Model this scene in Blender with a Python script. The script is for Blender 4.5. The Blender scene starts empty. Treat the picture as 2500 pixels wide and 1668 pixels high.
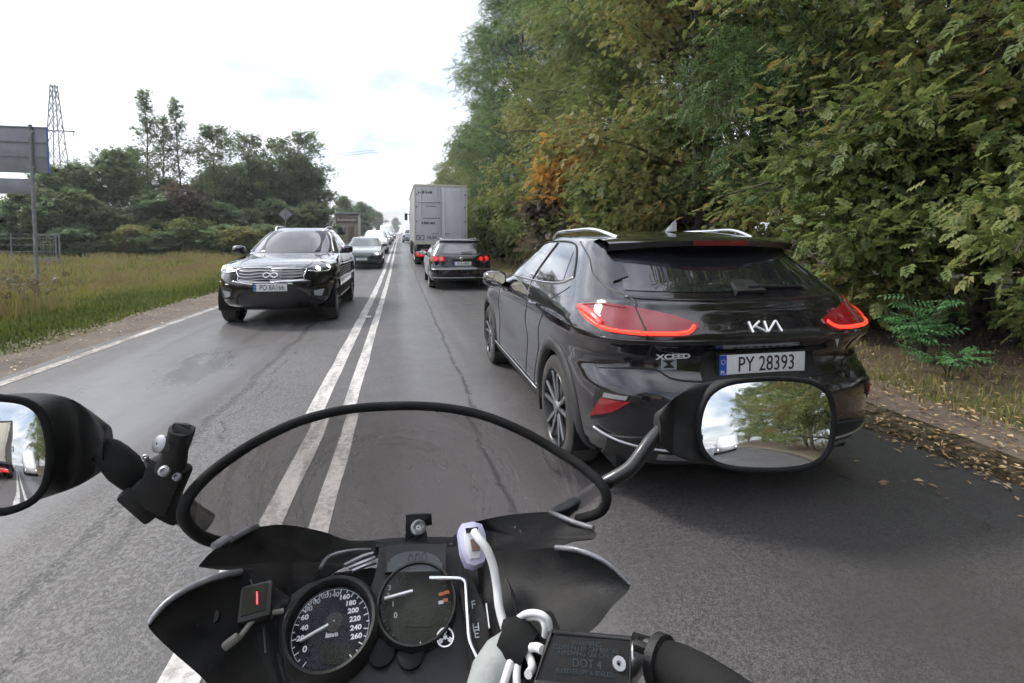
import bpy, bmesh, math, random
import numpy as np
from mathutils import Vector, Matrix

scene = bpy.context.scene
COL = scene.collection
R = math.radians
pi = math.pi

# ------------------------------------------------------------------ camera
F_PX, CAM_H, YAW, PIT, CY_PX = 1222.0, 1.395, 0.2195, 0.05, 653.0
cam_d = bpy.data.cameras.new('camera')
cam_d.sensor_fit = 'HORIZONTAL'; cam_d.sensor_width = 36.0
cam_d.lens = 36.0 * F_PX / 2500.0
cam_d.shift_y = (CY_PX - 834.0) / 2500.0
cam_d.clip_start = 0.02; cam_d.clip_end = 3000
cam = bpy.data.objects.new('camera', cam_d); COL.objects.link(cam)
cam.location = (0, 0, CAM_H); cam.rotation_euler = (pi / 2 - PIT, 0, -YAW)
scene.camera = cam

# ------------------------------------------------------------------ sky and sun
SUN_AZ, SUN_EL = R(-55), R(46)
sun_v = Vector((math.sin(SUN_AZ) * math.cos(SUN_EL), math.cos(SUN_AZ) * math.cos(SUN_EL), math.sin(SUN_EL)))
world = bpy.data.worlds.new('World'); scene.world = world; world.use_nodes = True
wn, wl = world.node_tree.nodes, world.node_tree.links
wn.clear()
def WN(t, **k):
    n = wn.new(t)
    for a, b in k.items(): setattr(n, a, b)
    return n
out = WN('ShaderNodeOutputWorld'); bg = WN('ShaderNodeBackground'); bg.inputs['Strength'].default_value = 0.10
sky = WN('ShaderNodeTexSky', sky_type='NISHITA'); sky.sun_disc = False
sky.sun_elevation = SUN_EL; sky.sun_rotation = SUN_AZ; sky.altitude = 80; sky.air_density = 1.0; sky.dust_density = 2.0
tc = WN('ShaderNodeTexCoord')
def WM(op, a, b=None, c=None):
    n = WN('ShaderNodeMath', operation=op)
    for i, v in enumerate((a, b, c)):
        if v is None: continue
        if isinstance(v, (int, float)): n.inputs[i].default_value = v
        else: wl.new(v, n.inputs[i])
    return n.outputs[0]
sep = WN('ShaderNodeSeparateXYZ'); wl.new(tc.outputs['Generated'], sep.inputs[0])
zz = WM('ADD', WM('ABSOLUTE', sep.outputs['Z']), 0.22)
cx_ = WM('DIVIDE', sep.outputs['X'], zz); cy_ = WM('DIVIDE', sep.outputs['Y'], zz)
cmb = WN('ShaderNodeCombineXYZ'); wl.new(cx_, cmb.inputs[0]); wl.new(cy_, cmb.inputs[1])
nz = WN('ShaderNodeTexNoise'); nz.inputs['Scale'].default_value = 1.15; nz.inputs['Detail'].default_value = 7; nz.inputs['Roughness'].default_value = 0.55
wl.new(cmb.outputs[0], nz.inputs['Vector'])
cov = WN('ShaderNodeMapRange'); cov.inputs['From Min'].default_value = 0.38; cov.inputs['From Max'].default_value = 0.58
cov.inputs['To Min'].default_value = 0.25
wl.new(nz.outputs['Fac'], cov.inputs['Value'])
nz2 = WN('ShaderNodeTexNoise'); nz2.inputs['Scale'].default_value = 2.3; nz2.inputs['Detail'].default_value = 6
wl.new(cmb.outputs[0], nz2.inputs['Vector'])
shade = WN('ShaderNodeMapRange'); shade.inputs['From Min'].default_value = 0.3; shade.inputs['From Max'].default_value = 0.65
shade.inputs['To Min'].default_value = 0.50; shade.inputs['To Max'].default_value = 1.2
wl.new(nz2.outputs['Fac'], shade.inputs['Value'])
# cloud is brighter towards the sun (forward scattering)
dot = WN('ShaderNodeVectorMath', operation='DOT_PRODUCT'); wl.new(tc.outputs['Generated'], dot.inputs[0]); dot.inputs[1].default_value = sun_v
fw = WM('POWER', WM('MULTIPLY_ADD', dot.outputs['Value'], 0.5, 0.5), 1.6)
rad = WM('MULTIPLY', WM('MULTIPLY_ADD', fw, 10.0, 5.2), shade.outputs[0])
cc = WN('ShaderNodeMixRGB', blend_type='MULTIPLY'); cc.inputs[0].default_value = 1.0; cc.inputs[1].default_value = (0.93, 0.97, 1.04, 1)
rgb = WN('ShaderNodeCombineXYZ')
for i in range(3): wl.new(rad, rgb.inputs[i])
wl.new(rgb.outputs[0], cc.inputs[2])
mx = WN('ShaderNodeMixRGB'); wl.new(cov.outputs[0], mx.inputs[0]); wl.new(sky.outputs[0], mx.inputs[1]); wl.new(cc.outputs[0], mx.inputs[2])
wl.new(mx.outputs[0], bg.inputs['Color']); wl.new(bg.outputs[0], out.inputs['Surface'])

sun_d = bpy.data.lights.new('sun', 'SUN'); sun_d.energy = 2.0; sun_d.angle = R(10); sun_d.color = (1, 0.95, 0.87)
sun_o = bpy.data.objects.new('sun', sun_d); COL.objects.link(sun_o)
sun_o.rotation_euler = (-sun_v).to_track_quat('-Z', 'Y').to_euler(); sun_o.location = sun_v * 60

vs = scene.view_settings
vs.view_transform = 'Standard'; vs.look = 'None'; vs.gamma = 1.0; vs.use_curve_mapping = False; vs.exposure = 0.8
scene.cycles.max_bounces = 5; scene.cycles.diffuse_bounces = 3; scene.cycles.glossy_bounces = 3; scene.cycles.transmission_bounces = 3; scene.cycles.transparent_max_bounces = 8
scene.cycles.use_denoising = True

# ------------------------------------------------------------------ pixel helpers (2350-wide display pixels -> direction)
DPX = 2500.0 / 2350.0
def ray(px, py):
    a = (px * DPX - 1250) / F_PX; b = (CY_PX - py * DPX) / F_PX
    d = math.cos(PIT) + b * math.sin(PIT); z = -math.sin(PIT) + b * math.cos(PIT)
    return Vector((math.cos(YAW) * a + math.sin(YAW) * d, -math.sin(YAW) * a + math.cos(YAW) * d, z))
def at(px, py, y):
    r = ray(px, py); p = r * (y / r.y); p.z += CAM_H; return p
def on_plane(px, py, p0, n):
    r = ray(px, py); o = Vector((0, 0, CAM_H)); t = (p0 - o).dot(n) / r.dot(n); return o + r * t

# ------------------------------------------------------------------ road profile
def zg(y):
    """ground height: level near the camera, then a gentle rise"""
    y = np.asarray(y, float)
    a = np.clip(y - 12, 0, 12); z = 0.03 / 24 * a * a
    z = z + 0.03 * np.clip(y - 24, 0, 36) + 0.02 * np.clip(y - 60, 0, 400) + 0.004 * np.clip(y - 460, 0, 2000)
    return z
def zgf(y): return float(zg(y))

# ------------------------------------------------------------------ materials
MATS = {}
def nodes(name):
    m = bpy.data.materials.new(name); m.use_nodes = True
    nt = m.node_tree; b = nt.nodes['Principled BSDF']
    MATS[name] = m
    return m, nt, b
def P(name, col, rough=0.5, metal=0.0, coat=0.0, spec=0.5, emit=None, es=0.0, noise=0.0, nscale=20.0, bump=0.0, bscale=200.0, dirt=None):
    m, nt, b = nodes(name)
    b.inputs['Base Color'].default_value = (*col, 1); b.inputs['Roughness'].default_value = rough
    b.inputs['Metallic'].default_value = metal; b.inputs['Coat Weight'].default_value = coat
    b.inputs['Coat Roughness'].default_value = 0.012; b.inputs['Specular IOR Level'].default_value = spec
    if emit: b.inputs['Emission Color'].default_value = (*emit, 1); b.inputs['Emission Strength'].default_value = es
    t = nt.nodes.new('ShaderNodeTexCoord')
    if noise or dirt:
        n = nt.nodes.new('ShaderNodeTexNoise'); n.inputs['Scale'].default_value = nscale; n.inputs['Detail'].default_value = 5
        nt.links.new(t.outputs['Object'], n.inputs['Vector'])
        mp = nt.nodes.new('ShaderNodeMapRange'); mp.inputs['From Min'].default_value = .3; mp.inputs['From Max'].default_value = .7
        nt.links.new(n.outputs['Fac'], mp.inputs['Value'])
        mix = nt.nodes.new('ShaderNodeMixRGB')
        d = dirt if dirt else tuple(c * (1 - noise) for c in col)
        mix.inputs[1].default_value = (*col, 1); mix.inputs[2].default_value = (*d, 1)
        nt.links.new(mp.outputs[0], mix.inputs[0]); nt.links.new(mix.outputs[0], b.inputs['Base Color'])
        mr = nt.nodes.new('ShaderNodeMapRange'); mr.inputs['To Min'].default_value = rough; mr.inputs['To Max'].default_value = min(1, rough * 1.35 + .04)
        nt.links.new(mp.outputs[0], mr.inputs['Value']); nt.links.new(mr.outputs[0], b.inputs['Roughness'])
    if bump:
        n2 = nt.nodes.new('ShaderNodeTexNoise'); n2.inputs['Scale'].default_value = bscale; n2.inputs['Detail'].default_value = 3
        nt.links.new(t.outputs['Object'], n2.inputs['Vector'])
        bp = nt.nodes.new('ShaderNodeBump'); bp.inputs['Strength'].default_value = bump; bp.inputs['Distance'].default_value = 0.002
        nt.links.new(n2.outputs['Fac'], bp.inputs['Height']); nt.links.new(bp.outputs[0], b.inputs['Normal'])
    return m
P('paint_black', (0.010, 0.008, 0.012), 0.08, 0, 1.0, spec=0.5, noise=.3, nscale=3)
P('badge_white', (0.80, 0.80, 0.82), 0.3, 0.3)
P('paint_black_dusty', (0.012, 0.011, 0.013), 0.16, 0, 1.0, dirt=(.035, .032, .03), nscale=2.5)
P('paint_green', (0.012, 0.030, 0.026), 0.15, 0, 1.0)
P('paint_white', (0.72, 0.73, 0.74), 0.2, 0, 1.0)
P('paint_silver', (0.45, 0.46, 0.48), 0.3, 0.7, 1.0)
P('paint_red', (0.35, 0.02, 0.02), 0.2, 0, 1.0)
P('car_glass', (0.012, 0.014, 0.017), 0.03, 0, 1.0, spec=1.0)
P('screen_glass', (0.018, 0.024, 0.030), 0.05, 0, 0.0, spec=0.14)
P('plastic_black', (0.010, 0.010, 0.011), 0.45, spec=.35, dirt=(.026, .025, .024), nscale=30, bump=.25, bscale=500)
P('plastic_dark', (0.008, 0.008, 0.009), 0.6, spec=.3, noise=.4, nscale=9, bump=.2, bscale=400)
P('cladding', (0.030, 0.030, 0.031), 0.55, noise=.3, nscale=8, bump=.3, bscale=300)
P('rubber', (0.012, 0.012, 0.012), 0.7, spec=.3, noise=.4, nscale=12, bump=.3, bscale=120)
P('tyre', (0.028, 0.027, 0.026), 0.8, dirt=(.06, .055, .05), nscale=8, bump=.4, bscale=90)
P('alloy', (0.34, 0.34, 0.35), 0.3, 0.9, noise=.3, nscale=10)
P('alloy_dark', (0.03, 0.03, 0.032), 0.3, 0.5)
P('chrome', (0.85, 0.85, 0.86), 0.07, 1.0)
P('satin_metal', (0.55, 0.55, 0.56), 0.32, 1.0)
P('steel', (0.42, 0.42, 0.43), 0.4, 0.9, noise=.3, nscale=30)
P('galvanised', (0.26, 0.275, 0.28), 0.6, 0.4, noise=.25, nscale=6)
P('mirror', (0.93, 0.94, 0.96), 0.01, 1.0)
P('lens_red', (0.22, 0.004, 0.006), 0.08, 0, 1.0)
P('lens_dark_red', (0.13, 0.006, 0.012), 0.07, 0, 0.6, emit=(.6, .01, .015), es=.09)
P('led_red', (0.8, 0.03, 0.02), 0.2, emit=(1.0, 0.045, 0.02), es=1.25)
P('brake_red', (0.7, 0.02, 0.015), 0.15, coat=1, emit=(1.0, 0.05, 0.03), es=0.28)
P('lens_clear', (0.55, 0.57, 0.6), 0.06, 0.4, 1.0)
P('lens_dark', (0.05, 0.055, 0.06), 0.08, 0.3, 1.0)  # dark lens of the SUV headlights
P('lamp_on', (0.9, 0.9, 0.9), 0.2, emit=(1, 0.97, 0.92), es=3.0)
P('plate_white', (0.78, 0.79, 0.80), 0.35, noise=.1, nscale=30)
P('plate_blue', (0.02, 0.09, 0.45), 0.35)
P('plate_ink', (0.015, 0.015, 0.017), 0.4)
P('white_plastic', (0.78, 0.77, 0.80), 0.35, noise=.1, nscale=40)
P('lavender_plastic', (0.62, 0.60, 0.82), 0.3)
P('cable_white', (0.72, 0.71, 0.70), 0.4, noise=.15, nscale=60)
P('tape_tan', (0.20, 0.19, 0.165), 0.6, noise=.3, nscale=40, bump=.5, bscale=150)
P('tape_white', (0.33, 0.35, 0.335), 0.6, noise=.25, nscale=40, bump=.5, bscale=150)
P('print_white', (0.75, 0.76, 0.78), 0.5)
P('print_grey', (0.045, 0.06, 0.07), 0.7, spec=.2)
P('print_dim', (0.34, 0.37, 0.40), 0.55)
P('dial_face', (0.016, 0.016, 0.026), 0.5, spec=.12, noise=.25, nscale=25)
P('lcd', (0.020, 0.022, 0.016), 0.5, spec=.12, noise=.2, nscale=30)
P('lcd_light', (0.075, 0.083, 0.09), 0.4, spec=.2, noise=.3, nscale=40)
P('led_digit', (0.6, 0.02, 0.03), 0.3, emit=(1, 0.05, 0.08), es=1.6)
P('amber_print', (0.38, 0.10, 0.03), 0.5)
P('trailer_skin', (0.62, 0.62, 0.65), 0.45, noise=.14, nscale=1.6)
P('trailer_frame', (0.62, 0.60, 0.50), 0.45, noise=.2, nscale=4)
P('beige_skin', (0.60, 0.56, 0.47), 0.5, noise=.12, nscale=1.5)
P('ink_grey', (0.09, 0.09, 0.11), 0.5)
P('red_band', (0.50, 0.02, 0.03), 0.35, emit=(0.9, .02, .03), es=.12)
P('sign_back', (0.26, 0.27, 0.29), 0.5, 0.4, noise=.12, nscale=3)
P('wood_brown', (0.20, 0.14, 0.11), 0.75, noise=.35, nscale=5)
P('kiosk_wall', (0.38, 0.33, 0.28), 0.8, noise=.3, nscale=3)
P('bark', (0.11, 0.09, 0.07), 0.9, noise=.5, nscale=18, bump=.8, bscale=40)
P('bark_pale', (0.26, 0.24, 0.20), 0.85, noise=.5, nscale=10, bump=.5, bscale=40)

def leaf_mat(name, ramp, trans=0.35, rough=0.5):
    m, nt, b = nodes(name)
    at_ = nt.nodes.new('ShaderNodeAttribute'); at_.attribute_name = 'tint'
    rp = nt.nodes.new('ShaderNodeValToRGB')
    el = rp.color_ramp.elements
    while len(el) < len(ramp): el.new(0.5)
    for e, (p, c) in zip(el, ramp): e.position = p; e.color = (*c, 1)
    oi = nt.nodes.new('ShaderNodeObjectInfo')
    ad = nt.nodes.new('ShaderNodeMath'); ad.operation = 'MULTIPLY_ADD'; ad.inputs[1].default_value = 0.30; ad.inputs[2].default_value = -0.15
    nt.links.new(oi.outputs['Random'], ad.inputs[0])
    sm = nt.nodes.new('ShaderNodeMath'); sm.operation = 'ADD'; nt.links.new(at_.outputs['Fac'], sm.inputs[0]); nt.links.new(ad.outputs[0], sm.inputs[1])
    nt.links.new(sm.outputs[0], rp.inputs[0])
    nt.links.new(rp.outputs[0], b.inputs['Base Color']); b.inputs['Roughness'].default_value = rough
    b.inputs['Specular IOR Level'].default_value = 0.35
    tr = nt.nodes.new('ShaderNodeBsdfTranslucent'); nt.links.new(rp.outputs[0], tr.inputs['Color'])
    mx = nt.nodes.new('ShaderNodeMixShader'); mx.inputs[0].default_value = trans
    o = nt.nodes['Material Output']
    nt.links.new(b.outputs[0], mx.inputs[1]); nt.links.new(tr.outputs[0], mx.inputs[2]); nt.links.new(mx.outputs[0], o.inputs['Surface'])
    return m
leaf_mat('leaf_olive', [(0, (.085, .125, .035)), (.35, (.155, .205, .058)), (.65, (.235, .265, .085)), (.9, (.30, .26, .085)), (1, (.24, .145, .05))], trans=.5)
leaf_mat('leaf_green', [(0, (.060, .115, .042)), (.4, (.115, .185, .062)), (.75, (.180, .240, .080)), (1, (.25, .24, .09))], trans=.5)
leaf_mat('leaf_dark', [(0, (.100, .155, .075)), (.5, (.160, .230, .105)), (1, (.245, .270, .120))], trans=.55)
leaf_mat('leaf_orange', [(0, (.24, .15, .03)), (.5, (.46, .27, .05)), (1, (.52, .25, .04))], trans=.5)
leaf_mat('leaf_brown', [(0, (.090, .078, .050)), (.5, (.130, .105, .065)), (1, (.17, .14, .08))], trans=.4)
leaf_mat('leaf_bright', [(0, (.08, .20, .07)), (.5, (.13, .30, .12)), (1, (.20, .36, .16))], trans=.4)
leaf_mat('leaf_litter', [(0, (.08, .045, .025)), (.35, (.26, .15, .07)), (.7, (.46, .33, .18)), (1, (.60, .50, .33))], trans=.1, rough=.6)
leaf_mat('grass_blade', [(0, (.045, .075, .018)), (.35, (.13, .165, .035)), (.6, (.25, .24, .065)), (.8, (.28, .21, .10)), (1, (.24, .16, .10))], trans=.35, rough=.6)

def clear_mat(name, tint=.92, diff=.03):
    m, nt, b = nodes(name); N_, L_ = nt.nodes, nt.links
    t = N_.new('ShaderNodeBsdfTransparent'); t.inputs[0].default_value = (tint, tint, tint, 1)
    g = N_.new('ShaderNodeBsdfGlossy'); g.inputs['Roughness'].default_value = .06
    d = N_.new('ShaderNodeBsdfDiffuse'); d.inputs[0].default_value = (.5, .48, .46, 1)
    f = N_.new('ShaderNodeFresnel'); f.inputs[0].default_value = 1.22
    n = N_.new('ShaderNodeTexNoise'); n.inputs['Scale'].default_value = 60; n.inputs['Detail'].default_value = 4
    c = N_.new('ShaderNodeTexCoord'); L_.new(c.outputs['Object'], n.inputs['Vector'])
    r = N_.new('ShaderNodeMapRange'); r.inputs['From Min'].default_value = .45; r.inputs['From Max'].default_value = .75; r.inputs['To Min'].default_value = diff * .5; r.inputs['To Max'].default_value = diff * 3
    L_.new(n.outputs['Fac'], r.inputs['Value'])
    a1 = N_.new('ShaderNodeMixShader'); a2 = N_.new('ShaderNodeMixShader')
    L_.new(r.outputs[0], a1.inputs[0]); L_.new(t.outputs[0], a1.inputs[1]); L_.new(d.outputs[0], a1.inputs[2])
    L_.new(f.outputs[0], a2.inputs[0]); L_.new(a1.outputs[0], a2.inputs[1]); L_.new(g.outputs[0], a2.inputs[2]); L_.new(a2.outputs[0], N_['Material Output'].inputs['Surface'])
clear_mat('dial_glass', .95, .006)

# ------------------------------------------------------------------ mesh helpers
OFF = [Vector((0, 0, 0))]
def link(name, me, mat, parent):
    o = bpy.data.objects.new(name, me); COL.objects.link(o)
    if mat is not None: me.materials.append(MATS[mat] if isinstance(mat, str) else mat)
    if parent is not None: o.parent = parent
    return o
def mk(name, V, Fc, mat, parent=None, smooth=True, sharp=None):
    me = bpy.data.meshes.new(name)
    o_ = OFF[0]
    V = [(v[0] - o_.x, v[1] - o_.y, v[2] - o_.z) for v in V]
    me.from_pydata(V, [], [tuple(f) for f in Fc]); me.update()
    if smooth:
        me.polygons.foreach_set('use_smooth', [True] * len(me.polygons))
        if sharp is not None: me.set_sharp_from_angle(angle=R(sharp))
    return link(name, me, mat, parent)
def mk_np(name, V, Q, mat, parent=None, tint=None, smooth=False):
    """big meshes: V (n,3), Q (m,k)"""
    me = bpy.data.meshes.new(name)
    V = np.ascontiguousarray(V, np.float32); Q = np.ascontiguousarray(Q, np.int32)
    me.vertices.add(len(V)); me.vertices.foreach_set('co', V.ravel())
    me.loops.add(Q.size); me.loops.foreach_set('vertex_index', Q.ravel())
    me.polygons.add(len(Q)); me.polygons.foreach_set('loop_start', np.arange(0, Q.size, Q.shape[1], dtype=np.int32))
    if smooth: me.polygons.foreach_set('use_smooth', np.ones(len(Q), bool))
    me.update(calc_edges=True)
    if tint is not None:
        a = me.attributes.new('tint', 'FLOAT', 'POINT'); a.data.foreach_set('value', np.ascontiguousarray(tint, np.float32))
    return link(name, me, mat, parent)
def thing(name, label, cat, loc=(0, 0, 0), rz=0.0, group=None):
    o = bpy.data.objects.new(name, None); COL.objects.link(o); o.location = loc; o.rotation_euler = (0, 0, rz)
    o.empty_display_size = .2
    return tag(o, label, cat, group)
def tag(o, label=None, cat=None, group=None, kind=None):
    if label: o['label'] = label
    if cat: o['category'] = cat
    if group: o['group'] = group
    if kind: o['kind'] = kind
    return o
def box_vf(c, s, bev=0.0, M=None):
    bm = bmesh.new(); bmesh.ops.create_cube(bm, size=1.0)
    for v in bm.verts: v.co = Vector((v.co.x * s[0], v.co.y * s[1], v.co.z * s[2]))
    if bev > 0: bmesh.ops.bevel(bm, geom=list(bm.edges), offset=bev, segments=2, profile=.5, affect='EDGES', clamp_overlap=True)
    bm.verts.ensure_lookup_table()
    V = [((M @ v.co) if M else v.co.copy()) + Vector(c) for v in bm.verts]
    Fc = [[v.index for v in f.verts] for f in bm.faces]; bm.free()
    return V, Fc
def box(name, c, s, mat, parent=None, bev=0.0, M=None):
    V, Fc = box_vf(c, s, bev, M)
    return mk(name, V, Fc, mat, parent, smooth=bev > 0, sharp=40 if bev > 0 else None)
def boxes(name, lst, mat, parent=None, bev=0.0):
    """one part made of several joined boxes"""
    V, Fc = [], []
    for c, s in lst:
        v, f = box_vf(c, s, bev); b = len(V); V += v; Fc += [[i + b for i in q] for q in f]
    return mk(name, V, Fc, mat, parent, smooth=bev > 0, sharp=40 if bev > 0 else None)
def frame_m(x, y):
    x = Vector(x).normalized(); y = Vector(y); z = x.cross(y).normalized(); y = z.cross(x)
    return Matrix((x, y, z)).transposed()
def bar(name, a, b, w, h, mat, parent=None, bev=0.0, up=(0, 0, 1)):
    """box between two points"""
    a, b = Vector(a), Vector(b); d = b - a; u = Vector(up)
    if abs(d.normalized().dot(u.normalized())) > .97: u = Vector((1, 0, 0))
    M = frame_m(d, u.cross(d)) if False else frame_m(d, u - d.normalized() * u.dot(d.normalized()))
    return box(name, (a + b) / 2, (d.length, h, w), mat, parent, bev, M)
def tube_vf(path, rad, seg=10, cap=True, flat=1.0):
    P_ = [Vector(p) for p in path]; n = len(P_)
    if not hasattr(rad, '__len__'): rad = [rad] * n
    t0 = (P_[1] - P_[0]).normalized(); ref = Vector((0, 0, 1)) if abs(t0.z) < .9 else Vector((1, 0, 0))
    nrm = (ref - t0 * ref.dot(t0)).normalized()
    V, Fc = [], []
    for i, p in enumerate(P_):
        t = (P_[min(i + 1, n - 1)] - P_[max(i - 1, 0)]).normalized()
        nrm = (nrm - t * nrm.dot(t)).normalized(); bn = t.cross(nrm)
        for k in range(seg):
            a = 2 * pi * k / seg
            V.append(p + nrm * (math.cos(a) * rad[i] * flat) + bn * (math.sin(a) * rad[i]))
    for i in range(n - 1):
        for k in range(seg):
            a = i * seg + k; b = i * seg + (k + 1) % seg
            Fc.append((a, b, b + seg, a + seg))
    if cap:
        Fc.append(tuple(range(seg - 1, -1, -1))); Fc.append(tuple(range((n - 1) * seg, n * seg)))
    return V, Fc
def smooth_path(pts, sub=6):
    P_ = [Vector(p) for p in pts]; n = len(P_)
    if n < 3: return P_
    o = []
    for i in range(n - 1):
        p0, p1, p2, p3 = P_[max(i - 1, 0)], P_[i], P_[i + 1], P_[min(i + 2, n - 1)]
        for k in range(sub):
            t = k / sub
            o.append(0.5 * ((2 * p1) + (p2 - p0) * t + (2 * p0 - 5 * p1 + 4 * p2 - p3) * t * t + (3 * p1 - p0 - 3 * p2 + p3) * t ** 3))
    o.append(P_[-1]); return o
def tube(name, path, rad, mat, parent=None, seg=10, cap=True, smooth=0, flat=1.0):
    if smooth:
        n0 = len(path); path = smooth_path(path, smooth)
        if hasattr(rad, '__len__'): rad = list(np.interp(np.linspace(0, n0 - 1, len(path)), range(n0), rad))
    V, Fc = tube_vf(path, rad, seg, cap, flat)
    return mk(name, V, Fc, mat, parent, True, 50)
def lathe_vf(prof, seg=32, axis=(0, 0, 1), c=(0, 0, 0), xdir=None):
    """prof: (r, h) pairs along axis"""
    ax = Vector(axis).normalized(); rf = Vector(xdir) if xdir else (Vector((0, 0, 1)) if abs(ax.z) < .9 else Vector((1, 0, 0)))
    u = (rf - ax * rf.dot(ax)).normalized(); w = ax.cross(u); c = Vector(c)
    V, Fc = [], []
    for r, h in prof:
        for k in range(seg):
            a = 2 * pi * k / seg; V.append(c + ax * h + (u * math.cos(a) + w * math.sin(a)) * r)
    for i in range(len(prof) - 1):
        for k in range(seg):
            a = i * seg + k; b = i * seg + (k + 1) % seg; Fc.append((a, b, b + seg, a + seg))
    return V, Fc
def lathe(name, prof, mat, parent=None, seg=32, axis=(0, 0, 1), c=(0, 0, 0), sharp=35):
    V, Fc = lathe_vf(prof, seg, axis, c); return mk(name, V, Fc, mat, parent, True, sharp)
def prism(name, pts, d, mat, parent=None, smooth=False):
    """polygon of 3d points extruded by vector d"""
    P_ = [Vector(p) for p in pts]; d = Vector(d); n = len(P_)
    V = P_ + [p + d for p in P_]
    Fc = [tuple(range(n)), tuple(range(2 * n - 1, n - 1, -1))] + [(i, i + n, (i + 1) % n + n, (i + 1) % n) for i in range(n)]
    return mk(name, V, Fc, mat, parent, smooth, 30 if smooth else None)
def dish(name, pts, back, mat, parent=None, bulge=0.0, thick=0.006, rings=5, center=None):
    """closed outline of 3d points filled with a curved (dished) skin of some thickness; back = direction away from the viewer"""
    P_ = [Vector(p) for p in pts]; n = len(P_); back = Vector(back).normalized()
    C = Vector(center) if center is not None else sum(P_, Vector()) / n
    nw = Vector()
    for i in range(n): nw += (P_[i] - C).cross(P_[(i + 1) % n] - C)
    nw.normalize()
    V, Fc = [], []
    for j in range(rings):
        k = 1 - j / rings
        for p in P_:
            q = p - C; dv = nw * q.dot(nw); V.append(C + (q - dv) * k + dv * k ** 4 + back * (bulge * (1 - k * k)))
    V.append(C + back * bulge)
    for j in range(rings - 1):
        for i in range(n):
            a = j * n + i; b = j * n + (i + 1) % n; Fc.append((a, b, b + n, a + n))
    L = (rings - 1) * n
    for i in range(n): Fc.append((L + i, L + (i + 1) % n, rings * n))
    m = len(V)
    V2 = [v + back * thick for v in V]; F2 = [tuple(m + i for i in reversed(f)) for f in Fc]
    side = [(i, m + i, m + (i + 1) % n, (i + 1) % n) for i in range(n)]
    return mk(name, V + V2, Fc + F2 + side, mat, parent, True, 50)
FONT_CACHE = {}
def text(name, s, size, mat, parent, origin, xd, yd, depth=0.0008, align='CENTER', sx=1.0, shear=0.0, bold=0.0):
    cu = bpy.data.curves.new(name, 'FONT'); cu.body = s; cu.size = size; cu.align_x = align; cu.align_y = 'CENTER'
    cu.extrude = depth; cu.shear = shear; cu.offset = bold; cu.resolution_u = 3
    ob = bpy.data.objects.new(name, cu); COL.objects.link(ob)
    dg = bpy.context.evaluated_depsgraph_get(); me = bpy.data.meshes.new_from_object(ob.evaluated_get(dg))
    bpy.data.objects.remove(ob); bpy.data.curves.remove(cu)
    M = frame_m(xd, yd); o = Vector(origin) - OFF[0]
    for v in me.vertices: v.co = M @ Vector((v.co.x * sx, v.co.y, v.co.z)) + o
    me.materials.clear(); me.name = name
    return link(name, me, mat, parent)
def copy_tree(o, parent=None):
    c = o.copy(); COL.objects.link(c); c.parent = parent
    for ch in o.children: copy_tree(ch, c)
    return c
scene.cycles.use_adaptive_sampling = True; scene.cycles.adaptive_threshold = 0.04; scene.cycles.adaptive_min_samples = 12
scene.cycles.use_light_tree = False; scene.cycles.debug_use_spatial_splits = True
# ------------------------------------------------------------------ road, verges, markings
class NT:
    """small helper to write node maths"""
    def __init__(s, name): s.m, s.nt, s.b = nodes(name); s.tc = s.nt.nodes.new('ShaderNodeTexCoord')
    def n(s, t, **k):
        o = s.nt.nodes.new(t)
        for a, b in k.items(): setattr(o, a, b)
        return o
    def l(s, a, b): s.nt.links.new(a, b)
    def math(s, op, *a):
        o = s.n('ShaderNodeMath', operation=op)
        for i, v in enumerate(a):
            if isinstance(v, (int, float)): o.inputs[i].default_value = v
            else: s.l(v, o.inputs[i])
        return o.outputs[0]
    def noise(s, scale, detail=4, rough=.5, vec=None, sc3=None):
        o = s.n('ShaderNodeTexNoise'); o.inputs['Scale'].default_value = scale; o.inputs['Detail'].default_value = detail; o.inputs['Roughness'].default_value = rough
        v = vec or s.tc.outputs['Object']
        if sc3:
            mp = s.n('ShaderNodeMapping'); mp.inputs['Scale'].default_value = sc3; s.l(v, mp.inputs['Vector']); v = mp.outputs[0]
        s.l(v, o.inputs['Vector']); return o.outputs['Fac']
    def rng(s, v, a, b, c=0., d=1.):
        o = s.n('ShaderNodeMapRange'); o.interpolation_type = 'SMOOTHSTEP'
        for i, q in zip(('From Min', 'From Max', 'To Min', 'To Max'), (a, b, c, d)): o.inputs[i].default_value = q
        s.l(v, o.inputs['Value']); return o.outputs[0]
    def mix(s, f, a, b):
        o = s.n('ShaderNodeMixRGB')
        for i, v in enumerate((f, a, b)):
            if isinstance(v, (int, float)): o.inputs[i].default_value = v
            elif isinstance(v, tuple): o.inputs[i].default_value = (*v, 1)
            else: s.l(v, o.inputs[i])
        return o.outputs[0]
    def bump(s, h, strength, dist=.01):
        o = s.n('ShaderNodeBump'); o.inputs['Strength'].default_value = strength; o.inputs['Distance'].default_value = dist; s.l(h, o.inputs['Height']); s.l(o.outputs[0], s.b.inputs['Normal'])
    def xyz(s):
        o = s.n('ShaderNodeSeparateXYZ'); s.l(s.tc.outputs['Object'], o.inputs[0]); return o.outputs

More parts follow.
